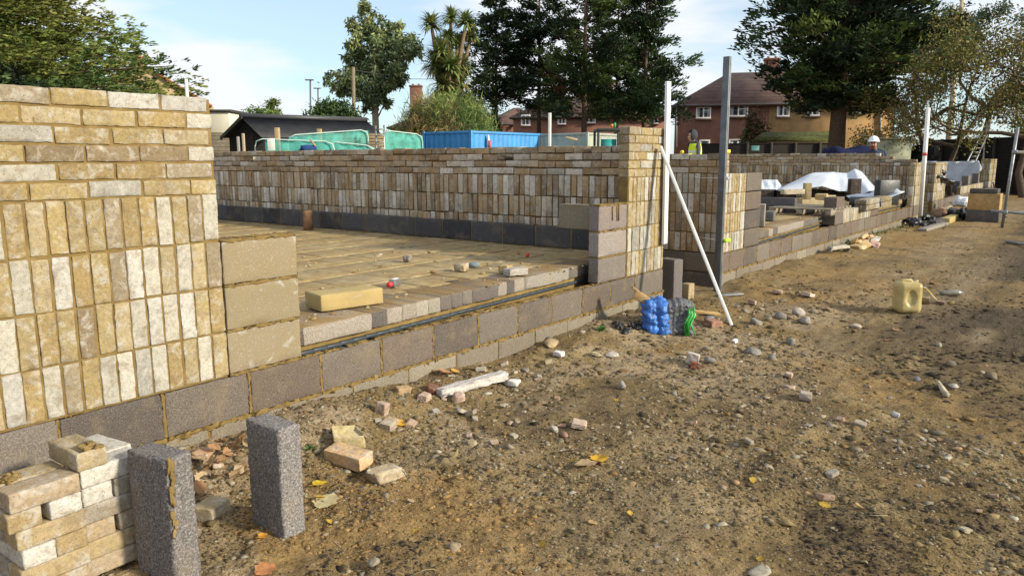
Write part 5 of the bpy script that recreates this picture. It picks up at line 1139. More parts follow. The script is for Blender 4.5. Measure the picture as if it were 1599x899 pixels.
bush('evergreen_shrub', 'dark green rounded shrub behind the shed roof at the foot of the tall grey-green tree', 462, 592, 158, 40, [(.06, .10, .03), (.10, .15, .04), (.045, .075, .028)], 22000, .2)
bush('hedge', 'bright green hedge between the cream cabin and the red roof', 352, 465, 168, 42, [(.11, .17, .035), (.075, .13, .03), (.15, .20, .05)], 16000, .18)
conifer('conifer_tree', 'small yellow-green conifer poking above the hedge left of the shed', base_at(432, 44), 4.9, .5, lambda f: 1.6*(1-f)**.8, 80, (.1, .6), .22, YG, trunk_r=.1, per=18)
bush('evergreen_shrub', 'dark shrub under the leftmost conifer beside the brick house', 745, 790, 178, 40, [(.025, .045, .016), (.04, .07, .02)], 5000, .2)
bush('climber_shrub', 'thin reddish green shrub against the brick house left of the lean-to', 1150, 1205, 172, 50, [(.10, .075, .035), (.06, .08, .03), (.12, .06, .04)], 2600, .22)
bush('holly_shrub', 'dark shrub with pale flowers beside the tan house end', 1418, 1440, 216, 34, [(.018, .030, .015), (.03, .045, .02)], 2600, .13)
# cordyline (palm-like) with rosettes of sword leaves
def rosette(mb, c, r, n, pal, dead=.25):
    pal = np.array(pal)
    for k in range(n):
        a = rng.uniform(0, 6.28); e0 = rng.uniform(-.35, 1.5); l = r*rng.uniform(.75, 1.15); w_ = r*.055; d = np.array([math.cos(a), math.sin(a), 0]); s = np.array([-d[1], d[0], 0])*w_; p = [c]
        el = e0
        for q in range(3): p.append(p[-1]+l/3*(d*math.cos(el)+np.array([0, 0, math.sin(el)]))); el -= .22+.28*rng.random()
        V = []; 
        for i, wq in enumerate((.6, 1, .75, .05)): V += [p[i]-s*wq, p[i]+s*wq]
        col = pal[rng.integers(len(pal))]*rng.uniform(.7, 1.3) if e0 > -.2 or rng.random() > .7 else np.array((.24, .17, .08))*rng.uniform(.7, 1.2)
        mb.add(V, [(2*i, 2*i+1, 2*i+3, 2*i+2) for i in range(3)], col)
Dc = 34
def cpt(x, y, dd=0): return at(x, y, Dc+dd)
b0 = base_at(698, Dc); t = thing('cordyline_tree', 'palm-like tree with several heads of spiky sword leaves behind the blue container', 'tree', b0); tr = MB(); cr_ = MB()
PC = [(.19, .26, .07), (.13, .20, .055), (.25, .29, .10), (.28, .26, .10)]
heads = [(674, 40, 0, .75), (705, 30, .5, .7), (728, 38, -.3, .75), (700, 62, 0, .7), (715, 70, .4, .7), (690, 85, -.5, .95), (682, 105, 0, 1.05), (703, 110, -.7, 1.1), (722, 105, .3, .8), (695, 135, -.4, 1.0), (720, 130, .2, .8), (735, 60, .3, .6), (708, 165, -.4, 1.1), (690, 165, .2, .9), (730, 165, .2, .9), (700, 185, -.6, 1.1), (682, 190, -.3, 1.0), (718, 188, -.4, 1.0), (740, 185, 0, .9)]
for x, y, dd, r in heads:
    c = cpt(x, y, dd); q = cpt(x*.55+700*.45, min(y+70, 200), dd*.5); tube(tr, [b0, q, c], [.2, .12, .07], 7, (.20, .14, .09), cap=False); rosette(cr_, c, r*.95, 190, PC)
tr.build('trunk', BARK, t, True); cr_.build('crown', NEEDLE, t)
# sparse deciduous tree: recursive limbs with small leaves
def sparse(name, label, base, h, spread, depth, leafn, leaf, pal, r0=.16, cat='tree', lean=(0, 0), seed=3, bark=(.10, .075, .055)):
    rs = np.random.default_rng(seed); t = thing(name, label, cat, base); tr = MB(); cr2 = MB(); tips = []
    def grow(p, d, l, r, k):
        d = d/np.linalg.norm(d); m1 = p+d*l*.5+rs.normal(0, .06*l, 3); q = p+d*l+rs.normal(0, .08*l, 3); tube(tr, [p, m1, q], [r, r*.8, r*.62], 5 if k > 1 else 8, bark, cap=False)
        if k >= 2: tips.append((q, l)); tips.append((m1, l))
        if k < depth:
            for _ in range(2+(rs.random() < .65)): grow(q, d+rs.normal(0, spread, 3)*np.array([1, 1, .65])+np.array([lean[0], lean[1], .05]), l*rs.uniform(.62, .85), r*.6, k+1)
    grow(np.asarray(base, float), np.array([lean[0]*.2, lean[1]*.2, 1.0]), h*.28, r0, 0)
    tp = np.array([q for q, _ in tips]); 
    if leafn:
        ch = rs.integers(len(tp), size=leafn); C = tp[ch]+rs.normal(0, .22, (leafn, 3)); pl = np.array(pal); leafquads(cr2, C, rs.normal(0, 1, (leafn, 3))-np.array([0, 0, .4]), rs.uniform(.6, 1.3, leafn)*leaf, rs.uniform(.3, .6, leafn)*leaf, pl[rs.integers(len(pl), size=leafn)]*rs.uniform(.65, 1.35, (leafn, 1)))
        cr2.build('crown', NEEDLE, t)
    tr.build('trunk', BARK, t, True); return t
OL = [(.20, .18, .045), (.13, .15, .045), (.25, .21, .055), (.09, .12, .045), (.17, .12, .05)]
sparse('deciduous_tree', 'leafy olive tree just right of the big broad conifer', base_at(1440, 36), 10.5, .62, 5, 26000, .17, OL+[(.09, .15, .08), (.11, .17, .09)], r0=.17, seed=5)
sparse('deciduous_tree', 'thin yellow-leaved tree in front of the pale telegraph pole', base_at(1490, 30), 7.2, .75, 5, 12000, .13, OL, r0=.13, seed=11, lean=(.03, -.05))
sparse('deciduous_tree', 'half-bare tangled tree at the right edge beyond the scaffold', base_at(1605, 28), 8.5, .8, 5, 8500, .12, [(.20, .16, .05), (.17, .11, .055), (.12, .15, .05)], r0=.15, seed=21, lean=(-.07, .1))
sparse('deciduous_tree', 'blue-green feathery tree rising behind the thin yellow-leaved tree', base_at(1525, 44), 14, .55, 5, 24000, .20, [(.11, .16, .10), (.14, .19, .11), (.10, .13, .06)], r0=.2, seed=33)
# ------------------------------------------------------------------ backdrop: buildings
def facade_house(name, label, PL, PR, depth, zE, zR, hipL, hipR, wins, chims=(), wallm=RBRICK, zb=-.6, roofm=TILES, panel=None, pipes=(), ov=.35, lite=True):
    PL, PR = np.array([PL[0], PL[1], 0.]), np.array([PR[0], PR[1], 0.]); u = PR-PL; Ln = np.linalg.norm(u); u /= Ln; nrm = np.array([u[1], -u[0], 0])
    if np.dot(nrm, _fw) > 0: nrm = -nrm
    t = thing(name, label, 'house', (PL+PR)/2+(0, 0, zb)); b = MB(); Z = np.array([0, 0, 1.]); bk = -nrm*depth
    prism(b, [PL+Z*zb, PR+Z*zb, PR+Z*zE, PL+Z*zE], bk)
    rl, rr = PL+bk/2+u*hipL+Z*zR, PR+bk/2-u*hipR+Z*zR
    if hipL == 0: prism(b, [PL+Z*(zE+.004), PL+bk+Z*(zE+.004), rl-Z*.05], u*.3)
    if hipR == 0: prism(b, [PR+Z*(zE+.004), PR+bk+Z*(zE+.004), rr-Z*.05], -u*.3)
    b.build('wall', wallm, t); r = MB(); oL, oR = (ov if hipL else .15), (ov if hipR else .15)
    e1, e2, e3, e4 = PL-u*oL+nrm*ov+Z*(zE-.05), PR+u*oR+nrm*ov+Z*(zE-.05), PR+u*oR+bk-nrm*ov+Z*(zE-.05), PL-u*oL+bk-nrm*ov+Z*(zE-.05)
    if not hipL: rl = rl-u*.15
    if not hipR: rr = rr+u*.15
    V = [e1, e2, e3, e4, rl, rr]; r.add(V, [(0, 1, 5, 4), (2, 3, 4, 5)], (.5,)*3); r.add(V, [(1, 2, 5), (3, 0, 4)], (.5,)*3)
    ro = r.build('roof', roofm, t); sm = ro.modifiers.new('s', 'SOLIDIFY'); sm.thickness = .16; sm.offset = -1
    g = MB(); tube(g, [e1+nrm*.06, e2+nrm*.06], .06, 8, (.10, .09, .085)); g.build('gutter', PAINT, t)
    if panel: 
        q = MB(); a, c = panel; A = onP(a, 200, PL, nrm); B_ = onP(c, 200, PL, nrm); A[2] = zb; B_[2] = zb; prism(q, [A+nrm*.03, B_+nrm*.03, B_+nrm*.03+Z*(zE-zb-.1), A+nrm*.03+Z*(zE-zb-.1)], -nrm*.10); q.build('rendered_wall', RENDER, t)
    for (x0, y0, x1, y1, lights) in wins:
        A = onP(x0, y1, PL, nrm); B_ = onP(x1, y0, PL, nrm); w2 = np.dot(B_-A, u); h2 = B_[2]-A[2]; c = (A+B_)/2; M = np.stack([u, -nrm, Z], 1)
        fr = MB()
        for i in range(lights+1): box(fr, c+u*(-w2/2+w2*i/lights)+nrm*.05, (.10, .12, h2), bev=.01, M=M)
        box(fr, c+Z*(h2/2-.045)+nrm*.052, (w2+.1, .12, .10), bev=.01, M=M); box(fr, c-Z*(h2/2-.045)+nrm*.052, (w2+.1, .12, .10), bev=.01, M=M)
        if lights > 1: box(fr, c+Z*h2*.18+u*w2*.25+nrm*.048, (w2*.5, .1, .06), bev=.01, M=M)
        f = fr.build('window', UPVC, t); s2 = MB(); box(s2, c-Z*(h2/2+.06)+nrm*.08, (w2+.25, .2, .07), (.12, .06, .045), bev=.01, M=M); s2.build('sill', PAINT, f)
        p2 = MB(); box(p2, c+nrm*.035, (w2-.02, .02, h2-.02), bev=0, M=M); p2.build('pane', GLASS, f)
        for sgn in (-1, 1): c2 = MB(); box(c2, c+nrm*.0485+u*sgn*w2*.36, (w2*.16, .004, h2*.8), (.45, .45, .47), bev=0, M=M); c2.build('curtain', CLOTH, f)
    for x, ytop, wd in chims:
        D0 = np.dot(rl-CAM, _fw); P = at(x, ytop, D0); q = MB(); box(q, (P[0], P[1], (P[2]+zR-1.0)/2), (wd, wd*.7, P[2]-zR+1.0), bev=.02, M=rotz(math.atan2(u[1], u[0]))); box(q, (P[0], P[1], P[2]-.1), (wd+.14, wd*.7+.14, .16), bev=.02, M=rotz(math.atan2(u[1], u[0]))); ch = q.build('chimney', RBRICK, ro)
        for s in (-.25, .25): 
            q = MB(); tube(q, [P+u*s*wd, P+u*s*wd+Z*.16], [.11, .10], 10, (.22, .10, .07)); q.build('chimney_pot', PAINT, ro)
    for x, y0, y1 in pipes:
        A = onP(x, y0, PL, nrm)+nrm*.08; B_ = onP(x, y1, PL, nrm)+nrm*.08; q = MB(); tube(q, [A, B_], .045, 8, (.36, .36, .36)); q.build('downpipe', PAINT, t)
    return t
PL, PR = at(1056, 165, 56), at(1396, 160, 53)
facade_house('brick_house', 'semi-detached house, red brick left half and tan rendered right half, behind the big broad conifer', PL, PR, 8.5, 5.05, 7.75, 4.0, 4.0,
    [(1088, 167, 1110, 186, 2), (1139, 165, 1168, 183, 2), (1214, 163, 1233, 183, 2), (1258, 162, 1280, 182, 2), (1326, 160, 1350, 178, 2), (1139, 218, 1166, 232, 2), (1093, 219, 1108, 232, 1)], [(1206, 92, 1.1)], panel=(1200, 1396), pipes=[(1057, 168, 230), (1375, 166, 225)])
PL, PR = at(802, 181, 70), at(1046, 180, 68)
facade_house('brick_house', 'long red brick house behind the clump of dark conifers', PL, PR, 8.5, 5.0, 7.1, 3.0, 3.0, [(815, 180, 828, 197, 2), (872, 177, 884, 195, 2), (911, 176, 930, 193, 2), (1022, 182, 1028, 194, 1), (815, 212, 830, 228, 2)], [(950, 128, 1.1)])
PL, PR = at(757, 185, 82), at(802, 186, 80)
facade_house('brick_house', 'narrow brick house gable glimpsed left of the long brick house', PL, PR, 7, 4.9, 6.8, 1.5, 1.5, [(770, 196, 779, 210, 1)])
PL, PR = at(610, 188, 74), at(690, 188, 74)
facade_house('brick_house', 'house hidden behind the arching shrub with only its brick chimney showing', PL, PR, 7, 4.3, 5.6, 2.2, 2.2, [(640, 205, 655, 220, 2)], [(650, 134, 1.2)])
PL, PR = at(405, 196, 78), at(470, 194, 78)
facade_house('brick_house', 'low house with an orange tiled roof above the hedge', PL, PR, 7, 4.1, 5.6, 2.0, 2.0, [(430, 202, 445, 214, 2)], roofm=ORANGE)
# gabled house at far left: gable end towards the right
t = thing('gabled_house', 'pale brick house with a steep gable and red chimney pot, half hidden by the cedar', 'house', base_at(230, 45))
Z = np.array([0, 0, 1.]); A, B_ = at(120, 180, 45), at(335, 180, 45); A[2] = B_[2] = -.5; ap = at(218, 98, 45); bk = ray(262, 247)*np.array([1, 1, 0]); bk = bk/np.linalg.norm(bk)*8; eL, eR = at(120, 170, 45)[2], at(335, 168, 45)[2]
b = MB(); prism(b, [A, B_, B_+Z*(eR+.5), ap, A+Z*(eL+.5)], bk); b.build('wall', plain('buff_house_brick', (.36, .27, .15), .95, 0, .25, 3, .2), t)
b = MB(); c1 = A+Z*(eL+.6); c2 = B_+Z*(eR+.6); a2 = ap+Z*.08; f = -vb*.12
V = [c1+f, a2+f, a2+bk, c1+bk, c2+f, c2+bk]; b.add(V, [(0, 1, 2, 3), (1, 4, 5, 2)], (.5,)*3); ro = b.build('roof', ORANGE, t); s_ = ro.modifiers.new('s', 'SOLIDIFY'); s_.thickness = .14
q = at(217, 95, 46); b = MB(); box(b, q-Z*.5, (.7, .5, 1.4), bev=.02); b.build('chimney', ORANGE, ro); b = MB(); tube(b, [q+Z*.2, q+Z*.62], [.19, .17], 10, (.42, .16, .11)); b.build('chimney_pot', PAINT, ro)
b = MB(); q = at(200, 142, 44.9); box(b, q, (1.1, .12, .6), bev=.02, M=rotz(math.atan2(ub[1], ub[0]))); f2 = b.build('window', UPVC, t); b = MB(); box(b, q-vb*.07, (.9, .03, .45), bev=0, M=rotz(math.atan2(ub[1], ub[0]))); b.build('pane', GLASS, f2)
b = MB(); P = at(291, 150, 24); tube(b, [np.array([P[0], P[1], -.4]), at(291, 125, 24)], .055, 10, (.62, .60, .57)); tag(b.build('marker_post', PAINT), 'white post top showing above the near brick wall', 'post')
# cream cabin
t = thing('cream_cabin', 'cream walled outbuilding on weathered boards, just right of the near wall', 'outbuilding', base_at(340, 34)); A, B_ = at(318, 212, 34), at(360, 212, 34); M = rotz(math.atan2(ub[1], ub[0])); c = (A+B_)/2; zz = zt_at(172, 34)
b = MB(); wd = np.linalg.norm(B_-A); box(b, c+vb*1.5-(0, 0, c[2])+(0, 0, (zz+zt_at(204, 34))/2), (wd, 3, zz-zt_at(204, 34)), bev=.02, M=M); b.build('wall', CREAM, t); b = MB(); box(b, c+vb*1.5-(0, 0, c[2])+(0, 0, zt_at(204, 34)/2-.25), (wd-.04, 2.96, zt_at(204, 34)+.5), bev=.02, M=M); b.build('boarded_base', GTIMBER, t)
b = MB(); box(b, c+vb*1.5-(0, 0, c[2])+(0, 0, zz+.05), (wd+.3, 3.2, .10), (.06, .055, .05), bev=.02, M=M); b.build('roof', PAINT, t); q = at(338, 187, 33.95); b = MB(); box(b, q, (.52, .1, .48), bev=.02, M=M); f2 = b.build('window', UPVC, t); b = MB(); box(b, q-vb*.06+(0, 0, .08), (.42, .02, .16), bev=0, M=M); box(b, q-vb*.06-(0, 0, .12), (.42, .02, .16), bev=0, M=M); b.build('pane', GLASS, f2)
# shed with corrugated roof
Ds = 30; t = thing('timber_shed', 'dark timber shed with a black corrugated roof beyond the green netting', 'shed', base_at(450, Ds))
g0, g1, ap = at(358, 212, Ds), at(415, 213, Ds-1.2), at(387, 187, Ds-.6); far0 = at(592, 210, Ds+1.6); dr = far0-g1; dr[2] = 0; b = MB(); g0[2] = g1[2] = zt_at(212, Ds)
prism(b, [np.array([g0[0], g0[1], -.5]), np.array([g1[0], g1[1], -.5]), g1, ap, g0], dr); b.build('wall', DTIMBER, t)
b = MB(); nn = 90; du = dr/np.linalg.norm(dr); ex = .25
for lo, sg in ((g1, 1), (g0, -1)):
    dn = lo-ap; lo2 = lo+dn*.12; V = []
    for i in range(nn*4+1):
        p0 = ap-du*ex+(dr+du*2*ex)*(i/(nn*4)); zz = .025*math.cos(i*math.pi/2)+.09; V += [p0+(0, 0, zz), p0+(lo2-ap)+(0, 0, zz)]
    b.add(V, [(2*i, 2*i+1, 2*i+3, 2*i+2) for i in range(nn*4)], (.5,)*3)
ro = b.build('roof', plain('corrugated_roofing', (.030, .030, .033), .55, 0, .35, 3, 0, .4), t, False); s_ = ro.modifiers.new('s', 'SOLIDIFY'); s_.thickness = .03
b = MB(); tube(b, [ap-du*.3+(0, 0, .13), ap+dr+du*.3+(0, 0, .13)], .10, 8, (.05, .05, .055)); b.build('ridge_cap', PAINT, ro)
b = MB(); box(b, (g0+ap)/2-du*.28+(0, 0, .03), (.05, float(np.linalg.norm(g0-ap))*1.15, .16), (.06, .055, .05), bev=.005, M=np.stack([du, (ap-g0)/np.linalg.norm(ap-g0), np.cross(du, (ap-g0)/np.linalg.norm(ap-g0))], 1)); b.build('barge_board', PAINT, t)
for x, y0, D, col, lb in [(433, 200, 25.5, (.42, .30, .16), 'thick timber fence post left of the sloping green net panel'), (499, 202, 26.5, (.38, .27, .15), 'timber fence post showing behind the sloping green net panel'), (380, 209, 25, (.40, .32, .22), 'thin timber stake in front of the shed gable'), (372, 214, 25, (.30, .28, .25), 'grey stake left of the thin timber stake')]:
    P = at(x, y0, D); r = .075 if x > 400 else .04; b = MB(); box(b, (P[0], P[1], (P[2]-.4)/2), (2*r, 2*r, P[2]+.4), col, bev=.01, M=rotz(.6)); tag(b.build('fence_post', CLOTH), lb, 'post')
b = MB(); D = 27.5
for k in range(7): A, B_ = at(496, 210+k*4.6, D), at(600, 212+k*4.2, D); box(b, (A+B_)/2, (float(np.linalg.norm(B_-A)), .03, .075), bev=.004, M=rotz(math.atan2((B_-A)[1], (B_-A)[0])))
o = b.build('slat_fence', m_bands('larch_boards', (.34, .25, .13), (.2, .14, .07), 7, 'Z')); tag(o, 'low fence of pale horizontal timber slats behind the green netting', 'fence')
# netting panels
mnet, tn_, bn = mat('green_netting'); setc(tn_, bn, (.09, .42, .35)); bn.inputs['Roughness'].default_value = .7
wv = N(tn_, 'ShaderNodeTexNoise'); wv.inputs['Scale'].default_value = 6; tn_.links.new(pos(tn_), wv.inputs['Vector']); rr_ = ramp(tn_, wv.outputs[0], [(.35, .40), (.65, .78)])
tr_ = N(tn_, 'ShaderNodeBsdfTransparent'); ms = N(tn_, 'ShaderNodeMixShader'); tn_.links.new(rr_.outputs[0], ms.inputs[0]); tn_.links.new(tr_.outputs[0], ms.inputs[1]); tn_.links.new(bn.outputs[0], ms.inputs[2]); tn_.links.new(ms.outputs[0], tn_.nodes['Material Output'].inputs[0])
def netpanel(label, x0, y0, x1, y1, D0, D1, net0=0.0):
    A, B_ = at(x0, y0, D0), at(x1, y1, D1); zb = -.4; t = thing('barrier_panel', label, 'barrier', ((A[0]+B_[0])/2, (A[1]+B_[1])/2, zb), 'netted barrier panels behind the long shaded wall'); u = B_-A; b = MB(); rc = .12
    dn = u/np.linalg.norm(u); pts = [np.array([A[0], A[1], zb]), A-(0, 0, rc*2), A-(0, 0, rc*.6)+dn*rc*.4, A+dn*rc*2, B_-dn*rc*2, B_-(0, 0, rc*.6)-dn*rc*.4, B_-(0, 0, rc*2), np.array([B_[0], B_[1], zb])]
    tube(b, pts, .020, 8, (.45, .58, .53)); b.build('frame', PAINT, t, True); n_ = MB(); V = []; k = 16
    for i in range(k+1):
        s = net0+(1-net0)*i/k; p = A+u*s
        for j in range(9): V.append(np.array([p[0], p[1], zb+.1+(p[2]-zb-.13)*j/8])+vb*(.04+.035*math.sin(i*1.3+j*.9)))
    n_.add(V, [(i*9+j, (i+1)*9+j, (i+1)*9+j+1, i*9+j+1) for i in range(k) for j in range(8)], (.5,)*3); o = n_.build('netting', mnet, t, True); s_ = o.modifiers.new('s', 'SOLIDIFY'); s_.thickness = .004; return t
netpanel('long sloping green netted panel with a rounded right corner', 450, 212, 575, 203, 24.5, 25.5)
tpan = netpanel('low front green netted panel with a white sign at its left', 398, 217, 522, 222, 22.5, 22.8, .12)
b = MB(); q = at(424, 226, 22.3); box(b, q, (.22, .015, .36), (.72, .72, .66), bev=.003, M=rotz(math.atan2(ub[1], ub[0]))); b.build('sign_board', PAINT, tpan)
netpanel('green netted panel between the trestle ladder and the blue container', 600, 204, 660, 211, 25, 26)
netpanel('half-hidden green netted panel behind the low front one', 512, 221, 585, 229, 23.4, 23.6)
b = MB(); q = at(483, 228, 22); A = q-(0, 0, .1); lump(b, A, (.5, .3, .25), (.02, .05, .16), .2); tag(b.build('tarp_bundle', CLOTH, smooth=True), 'dark blue tarpaulin bundle at the low front netted panel', 'tarpaulin')
b = MB(); A, B_ = at(485, 218, 22), at(493, 229, 22); box(b, (A+B_)/2, (float(np.linalg.norm(B_-A)), .07, .03), (.36, .22, .13), bev=.003, M=np.array(Vector(B_-A).to_track_quat('X', 'Z').to_matrix())); tag(b.build('timber_offcut', CLOTH), 'brown timber end poking up beside the dark blue tarpaulin', 'timber')
t = thing('trestle_ladder', 'light metal trestle ladder standing between two green netted panels', 'ladder', base_at(592, 25)); 
for x, y in ((587, 197), (600, 196)): P = at(x, y, 25); b = MB(); tube(b, [(P[0], P[1], -.4), P], .03, 8); b.build('upright', GALV, t)
b = MB()
for k in range(6): tube(b, [at(587, 203+k*10, 25), at(600, 202+k*10, 25)], .022, 6)
b.build('rung', GALV, t)
# containers, cabin, digger
def corr_face(b, P0, u, n, ln, h, z0, pitch=.28, amp=.035):
    k = int(ln/pitch); V = []; xs = []
    for i in range(k):
        for s, o in ((.0, 0), (.35, 0), (.5, -1), (.85, -1)): xs.append(((i+s)*ln/k, o))
    xs.append((ln, 0))
    for x, o in xs: V += [P0+u*x+n*o*amp+(0, 0, z0), P0+u*x+n*o*amp+(0, 0, z0+h)]
    b.add(V, [(2*i, 2*i+2, 2*i+3, 2*i+1) for i in range(len(xs)-1)], (.5,)*3)
def container(label, corner, L_, W2, h, col, z0=-.4, cat='container', name='shipping_container'):
    m_, t_, b_ = mat(name+'_paint'); p_ = pos(t_); n_ = noise(t_, 1.7, 6, .65, p_); setc(t_, b_, ramp(t_, n_.outputs[0], [(.3, tuple(c*.8 for c in col)), (.7, tuple(c*1.2 for c in col))]).outputs[0]); b_.inputs['Roughness'].default_value = .5
    C = np.array([corner[0], corner[1], 0.]); t = thing(name, label, cat, C+(L_/2, W2/2, z0)); X, Y = np.array([1., 0, 0]), np.array([0, 1., 0]); b = MB()
    corr_face(b, C+X*.08, X, -Y, L_-.16, h-.24, z0+.12); corr_face(b, C+Y*.08, Y, -X, W2-.16, h-.24, z0+.12); box2(b, C+X*.06+Y*.06+(0, 0, z0+.1), C+X*(L_-.06)+Y*(W2-.06)+(0, 0, z0+h-.01)); b.build('corrugated_panels', m_, t)
    f = MB(); 
    for x in (0, L_): 
        for y in (0, W2): box(f, C+X*x+Y*y+(0, 0, z0+h/2), (.10, .10, h), bev=.01)
    for z in (z0+.06, z0+h-.06):
        for y in (0, W2): box(f, C+X*L_/2+Y*y+(0, 0, z), (L_-.105, .045, .09), bev=.01)
        for x in (0, L_): box(f, C+X*x+Y*W2/2+(0, 0, z), (.045, W2-.105, .09), bev=.01)
    f.build('frame', m_, t); return t
C = at(736, 204, 28); hC = C[2]+.4
tc_ = container('blue corrugated shipping container, dark end to the left and bright side to the right', C, 7.1, 2.44, hC, (.045, .25, .56))
b = MB(); q = onY(763, 216, C[1]-.08); tube(b, [q+(0, 0, .12), q+(0, 0, -.05), q+(0, 0, -.1), q+(0, 0, -.45)], [.03, .05, .06, .055], 10, (.62, .60, .58)); tube(b, [q+(.01, -.04, -.1), q+(.01, -.04, -.42)], [.055, .055], 10, (.5, .03, .04)); tag(b.build('fire_extinguisher', PAINT, smooth=True), 'red extinguisher with a white tag hung on the side of the blue container', 'extinguisher')
P = at(859, 177, 23.5); b = MB(); box(b, (P[0], P[1], (P[2]-.4)/2), (.085, .085, P[2]+.4), (.72, .70, .66), bev=.005, M=rotz(.4)); tag(b.build('marker_post', PAINT), 'white timber post in front of the right end of the blue container', 'post')
P = at(918, 207, 30); container('pale grey-green site cabin behind the brick pier and the digger', P, 6.8, 2.4, P[2]+.4, (.34, .37, .31), cat='site cabin', name='site_cabin')
b = MB(); A, B_ = at(884, 215, 29), at(902, 219, 29); box(b, (A+B_)/2, (float(np.linalg.norm(B_-A)), .2, .08), (.5, .38, .22), bev=.01, M=np.array(Vector(B_-A).to_track_quat('X', 'Z').to_matrix())); tag(b.build('timber_plank', PAINT), 'pale plank resting above the low green wall right of the container', 'plank')
b = MB(); A, B_ = at(880, 219, 31), at(918, 221, 31); box(b, ((A+B_)/2)*np.array([1, 1, 0])+(0, 0, A[2]/2-.2), (float(np.linalg.norm(B_-A)), .1, A[2]+.4), (.09, .16, .10), bev=.01, M=rotz(math.atan2((B_-A)[1], (B_-A)[0]))); tag(b.build('hoarding', PAINT), 'low dull green hoarding between the blue container and the site cabin', 'hoarding')
Dd = 25; t = thing('digger', 'dark digger cab with teal windows and a tiny orange beacon behind the brick pier', 'digger', base_at(958, Dd)); M = rotz(math.atan2(ub[1], ub[0])); q = at(957, 214, Dd); zt2 = zt_at(199, Dd)
b = MB(); c = np.array([q[0], q[1], 0]); wd = .95
for sx in (-1, 1):
    for sy in (0, 1): box(b, c+ub*sx*wd/2+vb*sy*1.1+(0, 0, (zt2+.6)/2), (.08, .08, zt2-.6), (.025, .03, .03), bev=.01, M=M)
box(b, c+vb*.55+(0, 0, zt2-.04), (wd+.1, 1.25, .09), (.03, .035, .035), bev=.02, M=M); box(b, c+ub*.18+(0, 0, (zt2+.6)/2), (.06, .06, zt2-.62), (.02, .02, .022), bev=.01, M=M); b.build('cab_frame', PAINT, t)
b = MB(); box(b, c+vb*.06-ub*.12+(0, 0, zt2-.62), (.52, .02, .55), (.03, .30, .27), bev=0, M=M); box(b, c+vb*.06+ub*.33+(0, 0, zt2-.55), (.24, .02, .8), (.05, .22, .16), bev=0, M=M); b.build('windows', m_tint('tinted_glazing', .2, 3, .2, 0, 0, .7), t)
b = MB(); box(b, c+vb*.55+(0, 0, .5), (wd+.5, 1.9, .7), (.30, .06, .05), bev=.08, M=M); box(b, c-vb*.4+(0, 0, .88), (.9, .25, .06), (.4, .08, .06), bev=.02, M=M); b.build('body', PAINT, t)
for s in (-1, 1): b = MB(); tube(b, [c+ub*s*.65-vb*.7+(0, 0, -.1), c+ub*s*.65+vb*1.6+(0, 0, -.1)], .3, 12, (.02, .02, .02)); b.build('track', PAINT, t)
b = MB(); lump(b, at(956, 197, Dd), (.10, .10, .14), (.75, .20, .02), .05); b.build('beacon', PAINT, t); b = MB(); lump(b, at(960, 196.5, Dd+.1), (.11, .10, .16), (.04, .30, .10), .2); b.build('green_lamp', PAINT, t)
# lean-to, fences, tarps, ladders, poles at the right
t = thing('lean_to', 'low lean-to with a mossy green roof in front of the tan rendered house', 'lean-to', base_at(1235, 46)); A, B_ = at(1176, 219, 45), at(1300, 219, 44); A1, B1 = at(1192, 207, 47.5), at(1296, 206, 46.5)
b = MB(); b.add([A, B_, B1, A1], [(0, 1, 2, 3)], (.5,)*3); o = b.build('roof', MOSSY, t); s_ = o.modifiers.new('s', 'SOLIDIFY'); s_.thickness = .12
b = MB(); A0, B0 = A.copy(), B_.copy(); A0[2] = B0[2] = -.4; prism(b, [A0+vb*.15, B0+vb*.15, B_+vb*.15-(0, 0, .16), A+vb*.15-(0, 0, .16)], vb*2); b.build('wall', DTIMBER, t)
def boardfence(label, x0, y0, D0, x1, y1, D1, name='board_fence', m=DTIMBER, posts=6, pc=(.05, .04, .03)):
    A, B_ = at(x0, y0, D0), at(x1, y1, D1); t = thing(name, label, 'fence', ((A[0]+B_[0])/2, (A[1]+B_[1])/2, -.4)); u = B_-A; ln = np.linalg.norm(u[:2]); M = rotz(math.atan2(u[1], u[0])); b = MB(); zt3 = (A[2]+B_[2])/2
    box(b, ((A[0]+B_[0])/2, (A[1]+B_[1])/2, (zt3-.5)/2), (ln, .05, zt3+.5), bev=.01, M=M); box(b, ((A[0]+B_[0])/2, (A[1]+B_[1])/2, zt3+.025), (ln, .12, .05), bev=.01, M=M); b.build('boards', m, t); nrm = np.array([u[1], -u[0], 0])/ln; nrm = nrm if np.dot(nrm, _fw) < 0 else -nrm
    for k in range(posts): p = A+u*(k+.5)/posts+nrm*.08; b = MB(); box(b, (p[0], p[1], (zt3-.5)/2+.05), (.11, .10, zt3+.55), pc, bev=.01, M=M); b.build('post', PAINT, t)
    return t
boardfence('dark board fence in front of the red brick half of the big house', 1075, 229, 43, 1300, 222, 42, posts=6)
boardfence('tall dark board fence across the far end of the site at the right', 1438, 221, 36, 1640, 215, 29, posts=7)
b = MB(); q = at(1180, 232, 41); box(b, q, (.42, .03, .26), (.20, .48, .46), bev=.005, M=M); tag(b.build('sign_board', PAINT), 'small pale teal sign fixed to the dark board fence by the house', 'sign')
b = MB(); q = at(1469, 236, 34.6); box(b, q, (.55, .03, .5), (.09, .095, .09), bev=.005, M=M); tag(b.build('sign_board', PAINT), 'dull grey notice board on the far dark fence', 'sign')
